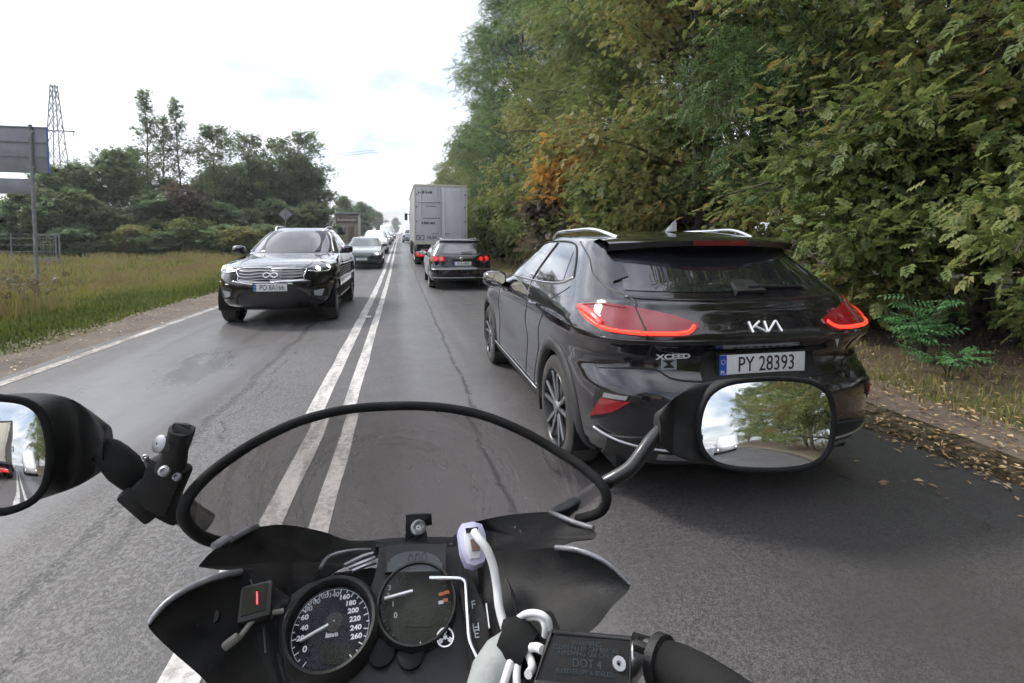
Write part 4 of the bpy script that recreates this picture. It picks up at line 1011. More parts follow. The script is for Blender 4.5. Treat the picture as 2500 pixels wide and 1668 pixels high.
        text('company_name', 'ULAN', .20, 'ink_grey', root, (-.42, -.0245, 1.42), (1, 0, 0), (0, 0, 1), .002, bold=.006)
    return root
lorry(1.95, 24.6, 'articulated_lorry', 'tall grey box lorry with red rear bumper ahead of the estate car', 'trailer_skin', 'trailer_frame')
# ------------------------------------------------------------------ trees and plants
def spray_template(kind):
    V, Q = [], []
    def leaf(px, py, ang, L, W, z0=0.):
        c, s_ = math.cos(ang), math.sin(ang); b = len(V)
        pts = ((0, 0, 0), (.42, .5, .012), (1, 0, -.03), (.42, -.5, .012)) if kind != 'broad' else ((0, 0, 0), (.24, .42, .006), (.62, .40, .004), (1, 0, -.03), (.62, -.40, .004), (.24, -.42, .006))
        for u, v, z in pts:
            V.append((px + c * u * L - s_ * v * W, py + s_ * u * L + c * v * W, z0 + z))
        if kind != 'broad': Q.append((b, b + 1, b + 2, b + 3))
        else: Q.append((b, b + 1, b + 2, b + 3)); Q.append((b, b + 3, b + 4, b + 5))
    if kind == 'broad':
        for i, x in enumerate((.03, .10, .17)):
            leaf(x, 0, .95 - .1 * i, .120, .082, -.01 * i); leaf(x + .02, 0, -.95 + .1 * i, .115, .078, -.012 * i)
        leaf(.22, 0, 0, .125, .085, -.03)
    elif kind == 'pinnate':
        for i in range(5):
            x = .04 + .055 * i; leaf(x, 0, 1.1, .085, .034, -.008 * i * i * .3); leaf(x + .01, 0, -1.1, .085, .034, -.008 * i * i * .3)
        leaf(.31, 0, 0, .09, .036, -.04)
    elif kind == 'clump':
        for i in range(6):
            a = i * 1.05 + .3; leaf(.03 * math.cos(a), .03 * math.sin(a), a, .17, .11, .02 * (i % 2))
    return np.array(V), np.array(Q)
TPL = {k: spray_template(k) for k in ('broad', 'pinnate', 'clump')}
def rot_frames(d, rng, tilt):
    """frames whose x axis is d, z axis near up with random tilt"""
    d = d / np.linalg.norm(d, axis=1, keepdims=True)
    up = np.tile([0, 0, 1.], (len(d), 1)) + rng.normal(0, tilt, (len(d), 3))
    z = up - d * (up * d).sum(1, keepdims=True); z /= np.linalg.norm(z, axis=1, keepdims=True) + 1e-9
    y = np.cross(z, d); return np.stack([d, y, z], 2)
def sprays(name, pos, d, kind, mat, parent, rng, scale=(.8, 1.25), tilt=.45, tint=None):
    T, Q = TPL[kind]; N, m = len(pos), len(T)
    Rm = rot_frames(d, rng, tilt); sc = rng.uniform(*scale, N)
    V = np.einsum('nij,mj->nmi', Rm, T) * sc[:, None, None] + pos[:, None, :]
    F_ = (Q[None] + (np.arange(N) * m)[:, None, None]).reshape(-1, 4)
    t = rng.uniform(0, 1, N) if tint is None else tint
    nl = 7 if kind == 'broad' else len(Q); tt = np.repeat(np.clip(t[:, None] + rng.normal(0, .07, (N, nl)), 0, 1), m // nl, axis=1)
    return mk_np(name, V.reshape(-1, 3), F_, mat, parent, tt.ravel())
class Tubes:
    def __init__(s): s.V, s.Q, s.n = [], [], 0
    def add(s, path, r0, r1, seg=6):
        path = np.asarray(path); n = len(path); t = np.gradient(path, axis=0); t /= np.linalg.norm(t, axis=1, keepdims=True) + 1e-9
        ref = np.array([0, 0, 1.]) if abs(t[0, 2]) < .8 else np.array([1., 0, 0])
        u = np.cross(t, ref); u /= np.linalg.norm(u, axis=1, keepdims=True) + 1e-9; w = np.cross(t, u)
        a = np.arange(seg) * 2 * pi / seg; r = np.linspace(r0, r1, n)[:, None, None]
        V = path[:, None, :] + (u[:, None, :] * np.cos(a)[None, :, None] + w[:, None, :] * np.sin(a)[None, :, None]) * r
        s.V.append(V.reshape(-1, 3)); k = np.arange(seg)
        for i in range(n - 1): s.Q.append(np.stack([i * seg + k, i * seg + (k + 1) % seg, (i + 1) * seg + (k + 1) % seg, (i + 1) * seg + k], 1) + s.n)
        s.n += n * seg
    def build(s, name, mat, parent): return mk_np(name, np.concatenate(s.V), np.concatenate(s.Q), mat, parent, smooth=True)
def gen_tree(seed, H, base, Rc, limbs, n_sprays, leaf, bark='bark', kind='broad', r0=.16, profile=None, up=(.15, .7), jit=.30, droop=.25, trunk_frac=.93, scale=(.8, 1.25), nsub=7, bias=0.0, yellow=0.0):
    rng = np.random.RandomState(seed); tb = Tubes()
    n = 12; tz = np.linspace(0, H * trunk_frac, n); wob = np.cumsum(rng.normal(0, .09, (n, 2)), 0) * np.linspace(0, 1, n)[:, None]
    trunk = np.stack([wob[:, 0], wob[:, 1], tz], 1); trunk[0, 2] = -.3; tb.add(trunk, r0, .02, 8)
    prof = profile or (lambda t: (math.sin(pi * min(1, (t * .88 + .10))) ** .6))
    A, D, LI = [], [], []
    for i in range(limbs):
        t = (i + rng.uniform(0, 1)) / limbs; h = base + t * (H * .97 - base); az = i * 2.399 + rng.uniform(-.5, .5)
        L = Rc * prof(t) * rng.uniform(.7, 1.18); el = rng.uniform(*up) * (1 + .4 * t)
        o = np.array([np.interp(h * trunk_frac, tz, trunk[:, 0]), np.interp(h * trunk_frac, tz, trunk[:, 1]), h * trunk_frac])
        d = np.array([math.cos(az) * math.cos(el), math.sin(az) * math.cos(el), math.sin(el)])
        s_ = np.linspace(0, 1, 6)[:, None]
        P_ = o + d * L * s_ + np.array([0, 0, -1.]) * droop * L * s_ ** 2 + np.cumsum(rng.normal(0, .05 * L / 3, (6, 3)), 0) * s_
        tb.add(P_, r0 * .35 * (1 - .6 * t), .012, 5)
        lt = rng.uniform(0, 1)
        for k in range(nsub):
            u = rng.uniform(.25, 1.0); q = P_[0] * 0 + np.array([np.interp(u, s_[:, 0], P_[:, j]) for j in range(3)])
            da = az + rng.normal(0, .9); l2 = L * rng.uniform(.22, .48) * (1.15 - .5 * u); e2 = rng.normal(.15, .35)
            dd = np.array([math.cos(da) * math.cos(e2), math.sin(da) * math.cos(e2), math.sin(e2)])
            S2 = q + dd * l2 * s_[:4] / s_[3] + np.array([0, 0, -1.]) * droop * l2 * (s_[:4] / s_[3]) ** 2
            tb.add(S2, .014, .005, 4)
            for w in (.35, .6, .8, 1.0): A.append(q + (S2[-1] - q) * w); D.append(dd); LI.append(lt)
        for w in (.6, .8, 1.0): A.append(np.array([np.interp(w, s_[:, 0], P_[:, j]) for j in range(3)])); D.append(d); LI.append(lt)
    A, D, LI = np.array(A), np.array(D), np.array(LI)
    idx = rng.randint(0, len(A), n_sprays)
    pos = A[idx] + rng.normal(0, jit, (n_sprays, 3)) * np.array([1, 1, .75]); dirs = D[idx] + rng.normal(0, .6, (n_sprays, 3)); dirs[:, 2] -= .35
    tint = np.clip(.42 + bias + .5 * (LI[idx] - .5) + rng.normal(0, .13, n_sprays) + yellow * (rng.uniform(0, 1, n_sprays) < .12), 0, 1)
    root = bpy.data.objects.new('tree', None); COL.objects.link(root)
    tb.build('trunk', bark, root); sprays('crown', pos, dirs, kind, leaf, root, rng, scale, .5, tint)
    return root
# prototypes --------------------------------------------------------
rowprof = lambda t: (.72 + .28 * math.sin(pi * min(1, t + .15))) * (1 if t < .75 else max(.25, 1 - (t - .75) * 2.6))
PROTO = {
 'a': gen_tree(11, 16.5, .8, 4.2, 50, 22000, 'leaf_olive', r0=.20, scale=(.36, .76), profile=rowprof, yellow=.3),
 'b': gen_tree(12, 18.5, 1.2, 4.6, 50, 15000, 'leaf_green', r0=.24, profile=rowprof, kind='pinnate', scale=(.8, 1.35), bias=.1),
 'c': gen_tree(13, 14.5, .6, 4.0, 48, 21000, 'leaf_olive', r0=.18, scale=(.36, .76), profile=rowprof, bias=.12, yellow=.3),
 'd': gen_tree(14, 20.0, 3.5, 4.8, 42, 5600, 'leaf_green', r0=.26, kind='pinnate', scale=(1.1, 1.7), nsub=8, bias=-.1, up=(.25, .9)),
 'bush': gen_tree(15, 3.6, .15, 2.1, 28, 5200, 'leaf_olive', r0=.05, scale=(.55, .95), up=(.2, 1.1), jit=.24, bias=.08),
 'dbush': gen_tree(16, 4.5, .2, 2.6, 26, 3600, 'leaf_dark', r0=.06, up=(.3, 1.1), kind='clump', scale=(1.0, 1.7), jit=.3),
 'orange': gen_tree(17, 5.2, 2.2, 1.5, 16, 1100, 'leaf_orange', r0=.06, jit=.28, kind='broad', scale=(.9, 1.5)),
 'brown': gen_tree(18, 4.0, .3, 1.8, 22, 1800, 'leaf_brown', r0=.05, up=(.3, 1.2), kind='broad', scale=(1, 1.6)),
 'far': gen_tree(19, 11.0, .8, 3.2, 40, 6500, 'leaf_dark', r0=.16, kind='clump', scale=(.7, 1.4), jit=.5, up=(.3, 1.0), droop=.1),
 'open': gen_tree(20, 12.5, 2.6, 3.6, 34, 3600, 'leaf_dark', r0=.13, kind='clump', scale=(.5, .95), up=(.4, 1.0), jit=.28),
 'poplar': gen_tree(21, 13.5, 1.6, 1.6, 44, 2300, 'leaf_dark', r0=.11, kind='clump', scale=(.4, .75), up=(.5, 1.1), jit=.2, bark='bark', nsub=5, droop=.05),
}
used = set()
def plant(kind, name, label, cat, x, y, sc=1.0, rz=0., group=None, z=None, sz=None):
    src = PROTO[kind]
    if kind in used: o = copy_tree(src)
    else: o = src; used.add(kind)
    o.name = name; zz = zgf(y) + float(bank(np.array(x), np.array(y))) - .02 if z is None else z
    o.location = (x, y, zz); o.rotation_euler = (0, 0, rz); o.scale = (sc, sc, sz or sc)
    return tag(o, label, cat, group)
rnd = random.Random(5)
ORD = ['first', 'second', 'third', 'fourth', 'fifth', 'sixth', 'seventh', 'eighth', 'ninth', 'tenth', 'eleventh', 'twelfth', 'thirteenth', 'fourteenth', 'fifteenth', 'sixteenth', 'seventeenth', 'eighteenth']
ROW = [('c', 8.8, 2.6, 1.0), ('a', 8.6, 6.0, .95), ('b', 9.4, 9.3, .92), ('c', 8.4, 12.6, 1.0), ('a', 9.2, 16.2, 1.0), ('b', 8.8, 20.0, .95), ('c', 8.6, 24.0, 1.05), ('a', 9.2, 28.5, .72), ('d', 8.3, 32.0, .95), ('d', 9.0, 37.0, 1.05), ('d', 7.8, 42.0, 1.0), ('a', 8.6, 47.5, .95), ('b', 8.8, 54.0, .9), ('c', 8.6, 62.0, 1.0), ('a', 8.4, 72.0, .9), ('b', 8.8, 84.0, .85), ('a', 8.6, 98., .85), ('c', 8.6, 115., .9)]
WORD = {'a': 'olive green broad-leaved', 'b': 'green feathery-leaved', 'c': 'yellowish olive low-branched', 'd': 'tall airy green'}
for i, (k, x, y, sc) in enumerate(ROW):
    plant(k, 'roadside_tree', f'{WORD[k]} tree, {ORD[i]} from the camera in the right-hand row', 'tree', x + rnd.uniform(-.3, .3), y, sc, rnd.uniform(0, 6.28), 'trees along the right side of the road')
for i, (k, x, y, sc) in enumerate([('a', 13.0, 4.5, .95), ('b', 13.5, 10.5, .62), ('c', 13.2, 17.0, .9), ('a', 13.8, 24., .95), ('b', 13.5, 33., 1.0)]):
    plant(k, 'woodland_tree', f'tree of the second row inside the wood, {ORD[i]} from the camera', 'tree', x, y, sc, rnd.uniform(0, 6.28), 'second row of trees in the wood')
BUSH = [(6.9, 5.6, .85), (7.0, 14.2, 1.0), (6.7, 17.6, 1.0), (6.6, 21.5, 1.05), (6.5, 26., 1.05), (6.6, 31., 1.1), (6.5, 37., 1.1), (6.6, 44., 1.2), (6.6, 52., 1.2), (6.6, 62., 1.3), (7.6, 3.6, .8)]
for i, (x, y, sc) in enumerate(BUSH):
    plant('bush', 'hedge_bush', f'leafy olive hedge bush at the wood edge, {ORD[i]} one along the right verge' if i < 10 else 'leafy bush close to the right frame edge under the trees', 'bush', x, y, sc, rnd.uniform(0, 6.28), 'bushes along the right verge')
op = at(1275, 355, 18.0); plant('orange', 'orange_tree', 'small tree with bright orange autumn leaves in the right-hand wood', 'tree', op.x + .3, 18.0, .85, 1.0, sz=(op.z + .9) / 5.2)
plant('brown', 'brown_shrub', 'reddish brown shrub behind the estate car at the wood edge', 'bush', 5.9, 18.0, .85, .4)
for px_, y_, sc_, lb_ in ((1935, 7.6, .62, 'tree with bare dark trunk standing in the hollow behind the crossover'), (2060, 10.5, .7, 'second bare-trunked tree deeper in the hollow behind the crossover')):
    q_ = at(px_, 640, y_); plant('d', 'trunk_tree', lb_, 'tree', q_.x, y_, sc_, 2.0 + y_)
# behind the camera: seen only in the motorcycle mirrors
for i, (k, x, y) in enumerate([('a', 10.8, -2.5), ('c', 9.6, -7.5), ('c', 8.6, -11.5), ('a', 8.2, -16), ('c', 8.2, -20.5), ('b', 9.2, -25), ('c', 9, -33), ('a', 8.6, -43), ('b', 8.4, -56), ('a', -11, -24), ('c', -11.5, -34), ('b', -11, -46), ('a', -11, -62)]):
    plant(k, 'mirrored_tree', 'roadside tree behind the rider, reflected in the motorcycle mirrors', 'tree', x, y, 1.0, rnd.uniform(0, 6.28), 'trees behind the rider')
# left-hand thicket ------------------------------------------------
def XP(px, y): return at(px, 545, y).x
HT = {'far': 11.0, 'open': 12.5, 'poplar': 13.5, 'dbush': 4.5}
LEFT = [('far', 25, 470, 40, 'dark tree half hidden behind the big sign board'), ('far', 122, 392, 40, 'bushy tree in front of the pylon base beside the sign board'), ('far', 178, 385, 41, 'rounded dark green tree right of the big sign board'), ('far', 262, 352, 42, 'dense dark green tree left of the slender trees'),
        ('poplar', 343, 205, 45, 'tallest slender tree with thin bare stem on the left'), ('poplar', 374, 262, 46, 'slender stem close to the right of the tallest tree'), ('poplar', 421, 225, 46, 'second tallest slender tree with thin leafless twigs'),
        ('open', 498, 296, 47, 'open-crowned tree right of the slender trees'), ('far', 462, 425, 49, 'low dark tree under the slender trees'), ('open', 572, 312, 50, 'open-crowned tree in the middle of the left thicket'), ('far', 556, 385, 52, 'dense dark tree in the middle of the left thicket'), ('far', 500, 385, 50, 'full tree between the slender trees and the middle of the thicket'), ('far', 600, 375, 53, 'full tree left of the diamond sign'), ('far', 680, 365, 57, 'full tree right of the diamond sign'), ('far', 395, 420, 47, 'dark tree at the foot of the tallest slender tree'),
        ('open', 648, 322, 54, 'open-crowned tree behind the diamond sign'), ('open', 706, 308, 56, 'tall tree at the right end of the left thicket'), ('far', 640, 400, 56, 'dense dark tree behind the diamond sign'), ('far', 716, 398, 58, 'dense tree at the right end of the left thicket'), ('open', 310, 345, 47, 'sparse tree close to the left of the tallest slender one')]
for k, px, tp, y, lb in LEFT:
    h = at(px, tp, y).z - zgf(y); sc = h / HT[k] / .94
    plant(k, 'thicket_tree', lb, 'tree', XP(px, y), y, sc if k != 'poplar' else sc * .9, rnd.uniform(0, 6.28), 'trees of the left thicket', sz=sc)
DB = [(20, 38), (85, 38), (150, 38), (205, 38.5), (265, 39), (330, 40), (385, 40.5), (440, 41), (500, 42), (560, 43), (620, 45), (680, 48), (725, 50)]
for i, (px, y) in enumerate(DB):
    plant('dbush', 'thicket_bush', f'dark green bush at the foot of the left thicket, {ORD[i]} from the left edge', 'bush', XP(px, y), y, rnd.uniform(.62, .88), rnd.uniform(0, 6.28), 'bushes below the left thicket')
for i, (k, px, y, sc, sz) in enumerate([('dbush', 165, 35.5, .40, .36), ('bush', 300, 37, .62, .5), ('dbush', 362, 36.5, .42, .30), ('bush', 430, 38, .7, .62), ('dbush', 510, 37.5, .5, .40), ('bush', 560, 36.5, .75, .48), ('dbush', 618, 40, .5, .42)]):
    plant(k, 'field_edge_bush', f'low light green bush where field and left thicket meet, {ORD[i]} from the sign board', 'bush', XP(px, y), y, sc * 1.25, 1.0 + i, 'low bushes at the field edge', sz=sz)
plant('brown', 'brown_bush', 'brownish bush below the slender trees on the left', 'bush', XP(435, 41), 41, 1.2, 2.2)
for i, (x, y, sc) in enumerate([(-9.5, 92, .7), (-8.5, 120, .75), (-9, 150, .8), (-7.5, 190, .8)]):
    plant('far', 'distant_tree', f'distant rounded green tree by the far end of the road, {ORD[i]} from the kiosk', 'tree', x, y, sc, rnd.uniform(0, 6.28), 'far trees left of the road')
for i, (x, y, sc) in enumerate([(8, 150, .8), (8, 200, .8), (-3, 420, 1.2), (9, 300, 1.0)]):
    plant('far', 'horizon_tree', ['small tree beyond the lorry on the right side of the road', 'farther tree beyond the lorry on the right side of the road', 'tiny tree in the middle of the horizon where the road ends', 'tiny tree right of the road end'][i], 'tree', x, y, sc, rnd.uniform(0, 6.28), 'trees on the horizon')
for k, o in PROTO.items():
    if k not in used:
        for c in list(o.children): bpy.data.objects.remove(c)
        bpy.data.objects.remove(o)

# bright sapling on the right verge ---------------------------------
def sapling(name, label, x, y, h, seed, n):
    rng = np.random.RandomState(seed); root = thing(name, label, 'plant', (x, y, zgf(y) + float(bank(np.array(x), np.array(y))) - .03)); tb = Tubes(); pos, d = [], []
    for i in range(n):
        az = rng.uniform(0, 6.28); sp = rng.uniform(.05, .34); top = np.array([math.cos(az) * sp, math.sin(az) * sp, h * rng.uniform(.5, 1.0)])
        P_ = top * np.linspace(0, 1, 5)[:, None] ** np.array([[1.4, 1.4, .8]]); tb.add(P_, .009, .004, 5)
        for k in range(9):
            w = rng.uniform(.45, 1.0); a2 = rng.uniform(0, 6.28); pos.append(P_[-1] * w); d.append((math.cos(a2), math.sin(a2), rng.uniform(-.1, .5)))
    tb.build('stem', 'bark', root); sprays('foliage', np.array(pos), np.array(d), 'pinnate', 'leaf_bright', root, rng, (.55, .9), .3)
sp_ = at(2120, 800, 4.5); sapling('sapling', 'bright green sapling on the right verge beside the crossover tail light', sp_.x, 4.5, .80, 3, 10)
sp_ = at(2175, 840, 4.0); sapling('weed_plant', 'small green weed clump below the bright sapling on the right verge', sp_.x, 4.0, .3, 9, 3)

# grass, weeds, litter -----------------------------------------------
def blades(name, label, cat, x, y, h, w, tint, seed, lean=.35):
    rng = np.random.RandomState(seed); N = len(x); z = zg(y) + bank(x, y) - .03
    az = rng.uniform(0, 2 * pi, N); ca, sa = np.cos(az), np.sin(az); l = np.abs(rng.normal(0, lean, N)) * h; la = rng.uniform(0, 2 * pi, N)
    b0 = np.stack([x - ca * w, y - sa * w, z], 1); b1 = np.stack([x + ca * w, y + sa * w, z], 1)
    m = np.stack([x + np.cos(la) * l * .35, y + np.sin(la) * l * .35, z + h * .6], 1); wd = np.stack([ca * w * .7, sa * w * .7, 0 * w], 1)
    t = np.stack([x + np.cos(la) * l, y + np.sin(la) * l, z + h], 1)
    V = np.stack([b0, b1, m - wd, m + wd, t], 1).reshape(-1, 3); i = np.arange(N) * 5
    Q = np.concatenate([np.stack([i, i + 1, i + 3], 1), np.stack([i, i + 3, i + 2], 1), np.stack([i + 2, i + 3, i + 4], 1)])
    o = mk_np(name, V, Q, 'grass_blade', None, np.repeat(np.clip(tint, 0, 1), 5)); return tag(o, label, cat, None, 'stuff')
rng = np.random.RandomState(77)
def fld(x, y):  # smooth pseudo noise for patches
    return .5 + .25 * np.sin(x * .9 + y * .35 + 1.3) + .25 * np.sin(x * .37 - y * .61) * np.cos(y * .23)
N = 62000
x = -4.75 - np.abs(rng.gamma(1.6, 2.6, N)); y = rng.uniform(3.5, 1, N) * 0 + 3.5 + 30 * rng.uniform(0, 1, N) ** 1.25; f = fld(x, y); f2_ = fld(x * 3.1 + 5, y * 2.3)
edge = np.clip((-4.6 - x) / 1.2, .25, 1)
blades('grass', 'mixed green and dry grass on the left verge', 'grass', x, y, (.05 + .20 * rng.uniform(.3, 1, N) * (.35 + 1.2 * f * f2_)) * edge, .007 + .0009 * y, .20 + .42 * np.clip((-x - 5.6) / 2.6, 0, 1) + .2 * np.clip((-x - 9.5) / 5, 0, 1) + .45 * (f - .5) + .25 * (f2_ - .5) + rng.normal(0, .10, N), 1)
N = 30000
x = rng.uniform(-42, -5.5, N); y = rng.uniform(18, 40, N)
f2 = fld(x * 1.3, y * 1.7); blades('dry_grass', 'brownish tall dry grass across the left field', 'grass', x, y, (.10 + .26 * rng.uniform(0, 1, N)) * (.35 + 1.3 * f2), .022 + 0 * x, .62 + .55 * (f2 - .5) + rng.normal(0, .13, N), 2)
N = 3200
x = -6.6 - rng.gamma(2, 1.0, N); y = rng.uniform(6.5, 12.5, N)
blades('dry_weeds', 'tall brown dry weeds standing on the left verge near the sign post', 'weeds', x, y, .30 + .60 * rng.uniform(0, 1, N) ** 1.5, .008 + 0 * x, .85 + rng.normal(0, .2, N), 3, lean=.25)
N = 14000
x = 4.35 + np.abs(rng.gamma(1.4, .55, N)); y = 1.2 + 40 * rng.uniform(0, 1, N) ** 1.6
blades('verge_grass', 'thin dry grass at the right edge of the road', 'grass', x, y, .03 + .09 * rng.uniform(0, 1, N), .005 + .0006 * y, .58 + rng.normal(0, .2, N), 4)
# flowering heads of the weeds on the left
T, Q = TPL['clump']; n = 900
pos = np.stack([-6.6 - rng.gamma(2, 1.0, n), rng.uniform(6.5, 12.5, n), np.zeros(n)], 1); pos[:, 2] = zg(pos[:, 1]) + .3 + .45 * rng.uniform(0, 1, n)
tag(sprays('weed_heads', pos, rng.normal(0, 1, (n, 3)), 'clump', 'leaf_brown', None, rng, (.18, .42), .8), 'brown seed heads of the dry weeds on the left verge', 'weeds', None, 'stuff')
def litter(name, label, x, y, size, seed, zoff=.012):
    rg = np.random.RandomState(seed); n = len(x); d = rg.normal(0, 1, (n, 3)); d[:, 2] *= .15; d /= np.linalg.norm(d, axis=1, keepdims=True)
    up = rg.normal(0, .22, (n, 3)); up[:, 2] = 1; yv = np.cross(up, d); yv /= np.linalg.norm(yv, axis=1, keepdims=True); c = np.stack([x, y, zg(y) + np.where(x > 4.6, bank(x, y), 0) + zoff + rg.uniform(0, .012, n)], 1)
    s_ = (size * rg.uniform(.6, 1.3, n))[:, None]; k = rg.uniform(.32, .5, n)[:, None]
    V = np.stack([c - d * s_, c + yv * s_ * k + np.array([0, 0, .006]), c + d * s_, c - yv * s_ * k + np.array([0, 0, .004])], 1).reshape(-1, 3); i = np.arange(n) * 4
    o = mk_np(name, V, np.stack([i, i + 1, i + 2, i + 3], 1), 'leaf_litter', None, np.repeat(rg.beta(2, 1.6, n), 4)); return tag(o, label, 'leaves', None, 'stuff')
n = 3400
x = np.concatenate([3.52 + rng.normal(0, .14, 2000), 3.3 + np.abs(rng.normal(0, .45, 1400))]); y = .8 + 26 * rng.uniform(0, 1, n) ** 1.9
litter('fallen_leaves', 'pale fallen leaves lying along the muddy right road edge', x, y, .022, 5)
n = 5200
x = 4.35 + rng.normal(0, .25, n); x[3000:] = rng.uniform(4.4, 8.0, 2200); y = .8 + 28 * rng.uniform(0, 1, n) ** 1.7
litter('leaf_litter', 'rusty leaf litter between right shoulder and wood', x, y, .024, 6)
n = 260
litter('stray_leaves', 'few stray leaves on the asphalt of the own lane', rng.uniform(2.6, 3.35, n), .8 + 14 * rng.uniform(0, 1, n), .024, 7)
n = 700
litter('verge_leaves', 'few dry leaves on the left soil shoulder', rng.uniform(-5.1, -3.9, n), rng.uniform(3.5, 20, n), .026, 8)
# ------------------------------------------------------------------ roadside furniture on the left
def sign_board():
    y = 21.0; p = at(85, 560, y); x = p.x; g = zgf(y)
    z = lambda py: at(60, py, y).z
    root = thing('direction_sign', 'large grey direction sign seen from behind on steel posts at the left edge', 'sign', (x, y, g))
    xr = at(112, 340, y).x - x; xl = xr - 3.4; zt, zb = z(290) - g, z(397) - g
    b = box('sign_panel', ((xl + xr) / 2, 0, (zt + zb) / 2), (xr - xl, .025, zt - zb), 'sign_back', root, .006)
    boxes('panel_rib', [(((xl + xr) / 2, -.03, zb + (zt - zb) * k), (xr - xl - .02, .035, .03)) for k in (.02, .35, .66, .98)], 'galvanised', b)
    boxes('edge_rib', [((xr - .01, -.025, (zt + zb) / 2), (.03, .04, zt - zb))], 'plate_blue', b)
    z2t, z2b = z(410) - g, z(446) - g
    b2 = box('lower_sign_panel', (xl / 2 - .05 + .0, 0, (z2t + z2b) / 2), (-xl - .06, .022, z2t - z2b), 'sign_back', root, .005)
    for xx in (0, xl + .9): tube('post', [(xx, -.07, -.3), (xx, -.07, zt + .05)], .055, 'galvanised', root, 12)
    for zz in (zb + .2, zt - .2, (z2t + z2b) / 2): [box('clamp', (xx, -.05, zz), (.16, .10, .05), 'steel', root) for xx in (0, xl + .9)]
sign_board()
def diamond():
    y = 36.0; p = at(655, 492, y); g = zgf(y); root = thing('priority_sign', 'diamond road sign seen from behind on a post left of the SUV', 'sign', (p.x, y, g))
    h = p.z - g; s = .42
    prism('sign_plate', [(-s, 0, h), (0, 0, h - s), (s, 0, h), (0, 0, h + s)], (0, .02, 0), 'sign_back', root)
    tube('post', [(0, -.04, -.2), (0, -.04, h + .3)], .03, 'galvanised', root, 10)
    [box('clamp', (0, -.03, h + s_), (.12, .06, .04), 'steel', root) for s_ in (-.15, .15)]
diamond()
def fence():
    g = thing('wire_fence', 'low grey wire fence with metal posts below the sign board', 'fence', (-24, 31.5, zgf(31.5)))
    for k in range(9): tube('post', [(-10 + k * 2.0, 0, -.2), (-10 + k * 2.0, 0, 1.45)], .03, 'galvanised', g, 8)
    for z in (.15, .5, .85, 1.2, 1.42): tube('wire', [(-10, 0, z), (6, 0, z)], .008, 'galvanised', g, 5)
    q = thing('gate', 'grey framed metal gate standing right of the sign post', 'gate', (at(108, 575, 30).x, 30, zgf(30)))
    for s in (-.55, .55): tube('post', [(s, 0, -.2), (s, 0, 1.45)], .035, 'galvanised', q, 8)
    for zz in (.12, 1.4): box('gate_rail', (0, 0, zz), (1.1, .05, .05), 'galvanised', q)
    for k in range(7): tube('gate_bar', [(-.42 + .14 * k, 0, .12), (-.42 + .14 * k, 0, 1.4)], .012, 'galvanised', q, 6)
fence()
def pylon():
    y = 92.0; t = at(123, 195, y); g = zgf(y); H = t.z - g; root = thing('power_pylon', 'steel lattice power pylon rising behind the sign board', 'pylon', (t.x, y, g))
    def hw(z): return .30 + (H - z) * .055
    zs = [0, 4, 8, 11.5, 14.5, 17, 19.3, 21.3, 23.2, 25, 26.5, H]
    zs = [z for z in zs if z < H - .5] + [H]
    for sx in (-1, 1):
        for sy in (-1, 1): tube('leg', [(sx * hw(0), sy * hw(0), 0), (sx * hw(H), sy * hw(H), H)], .085, 'galvanised', root, 6)
    V, Fc = [], []
    for a, b in zip(zs[:-1], zs[1:]):
        for ax in (0, 1):
            for s in (-1, 1):
                for d in (-1, 1):
                    p = [d * hw(a), s * hw(a), a]; q = [-d * hw(b), s * hw(b), b]
                    if ax: p[0], p[1] = p[1], p[0]; q[0], q[1] = q[1], q[0]
                    v, f = tube_vf([p, q], .045, 5); o = len(V); V += v; Fc += [[i + o for i in c] for c in f]
    mk('lattice_brace', V, Fc, 'galvanised', root, True)
    zc = at(120, 300, y).z - g
    bar('cross_arm', (-2.6, 0, zc), (2.6, 0, zc), .14, .2, 'galvanised', root)
    for s in (-2.4, 2.4): tube('insulator', [(s, 0, zc), (s, 0, zc - .8)], .09, 'steel', root, 8)
    wy = 112.0
    a = Vector((t.x + 2.4, y, g + zc - .8)); b = Vector((t.x + 46, y + 40, g + zc + 6))
    for k in range(2):
        pts = [a.lerp(b, i / 12) + Vector((k * .8, k * 1.0, -2.2 * math.sin(pi * i / 12) - .3 * k)) for i in range(13)]
        tag(tube('power_line', pts, .035, 'plastic_dark', None, 5), f'thin power line running right from the pylon, {"lower" if k else "upper"} of the two', 'wire')
pylon()
def kiosk():
    y = 64.0; a, b = at(768, 560, y), at(826, 560, y); g = zgf(y); w = b.x - a.x; root = thing('roadside_kiosk', 'small brown flat-roofed kiosk with sign board beside the road', 'kiosk', ((a.x + b.x) / 2, y, g))
    h = at(800, 492, y).z - g
    box('wall', (0, 1.6, h / 2), (w * .94, 3.2, h), 'kiosk_wall', root, .03)
    box('roof', (0, 1.6, h + .1), (w * 1.04, 3.6, .22), 'sign_back', root, .03)
    box('fascia', (0, -.03, h * .80), (w * .9, .06, h * .22), 'wood_brown', root, .01)
    rr = random.Random(2)
    boxes('fascia_lettering', [((-w * .34 + k * w * .085, -.07, h * .80 + rr.uniform(-.03, .03)), (w * .055, .02, h * rr.uniform(.05, .09))) for k in range(9)], 'trailer_frame', root)
    d = box('door', (w * .16, -.02, h * .30), (w * .24, .06, h * .56), 'wood_brown', root, .01); box('door_handle', (w * .08, -.06, h * .3), (.04, .05, .2), 'steel', d)
    n = box('window', (-w * .22, -.02, h * .42), (w * .3, .05, h * .3), 'car_glass', root, .01); [box('window_frame', (-w * .22, -.04, h * .42 + s * h * .155), (w * .32, .06, .06), 'trailer_frame', n) for s in (-1, 1)]
    for s in (-1, 1): box('corner_post', (s * w * .47, -.02, h / 2), (.22, .12, h), 'trailer_frame', root, .02)
kiosk()

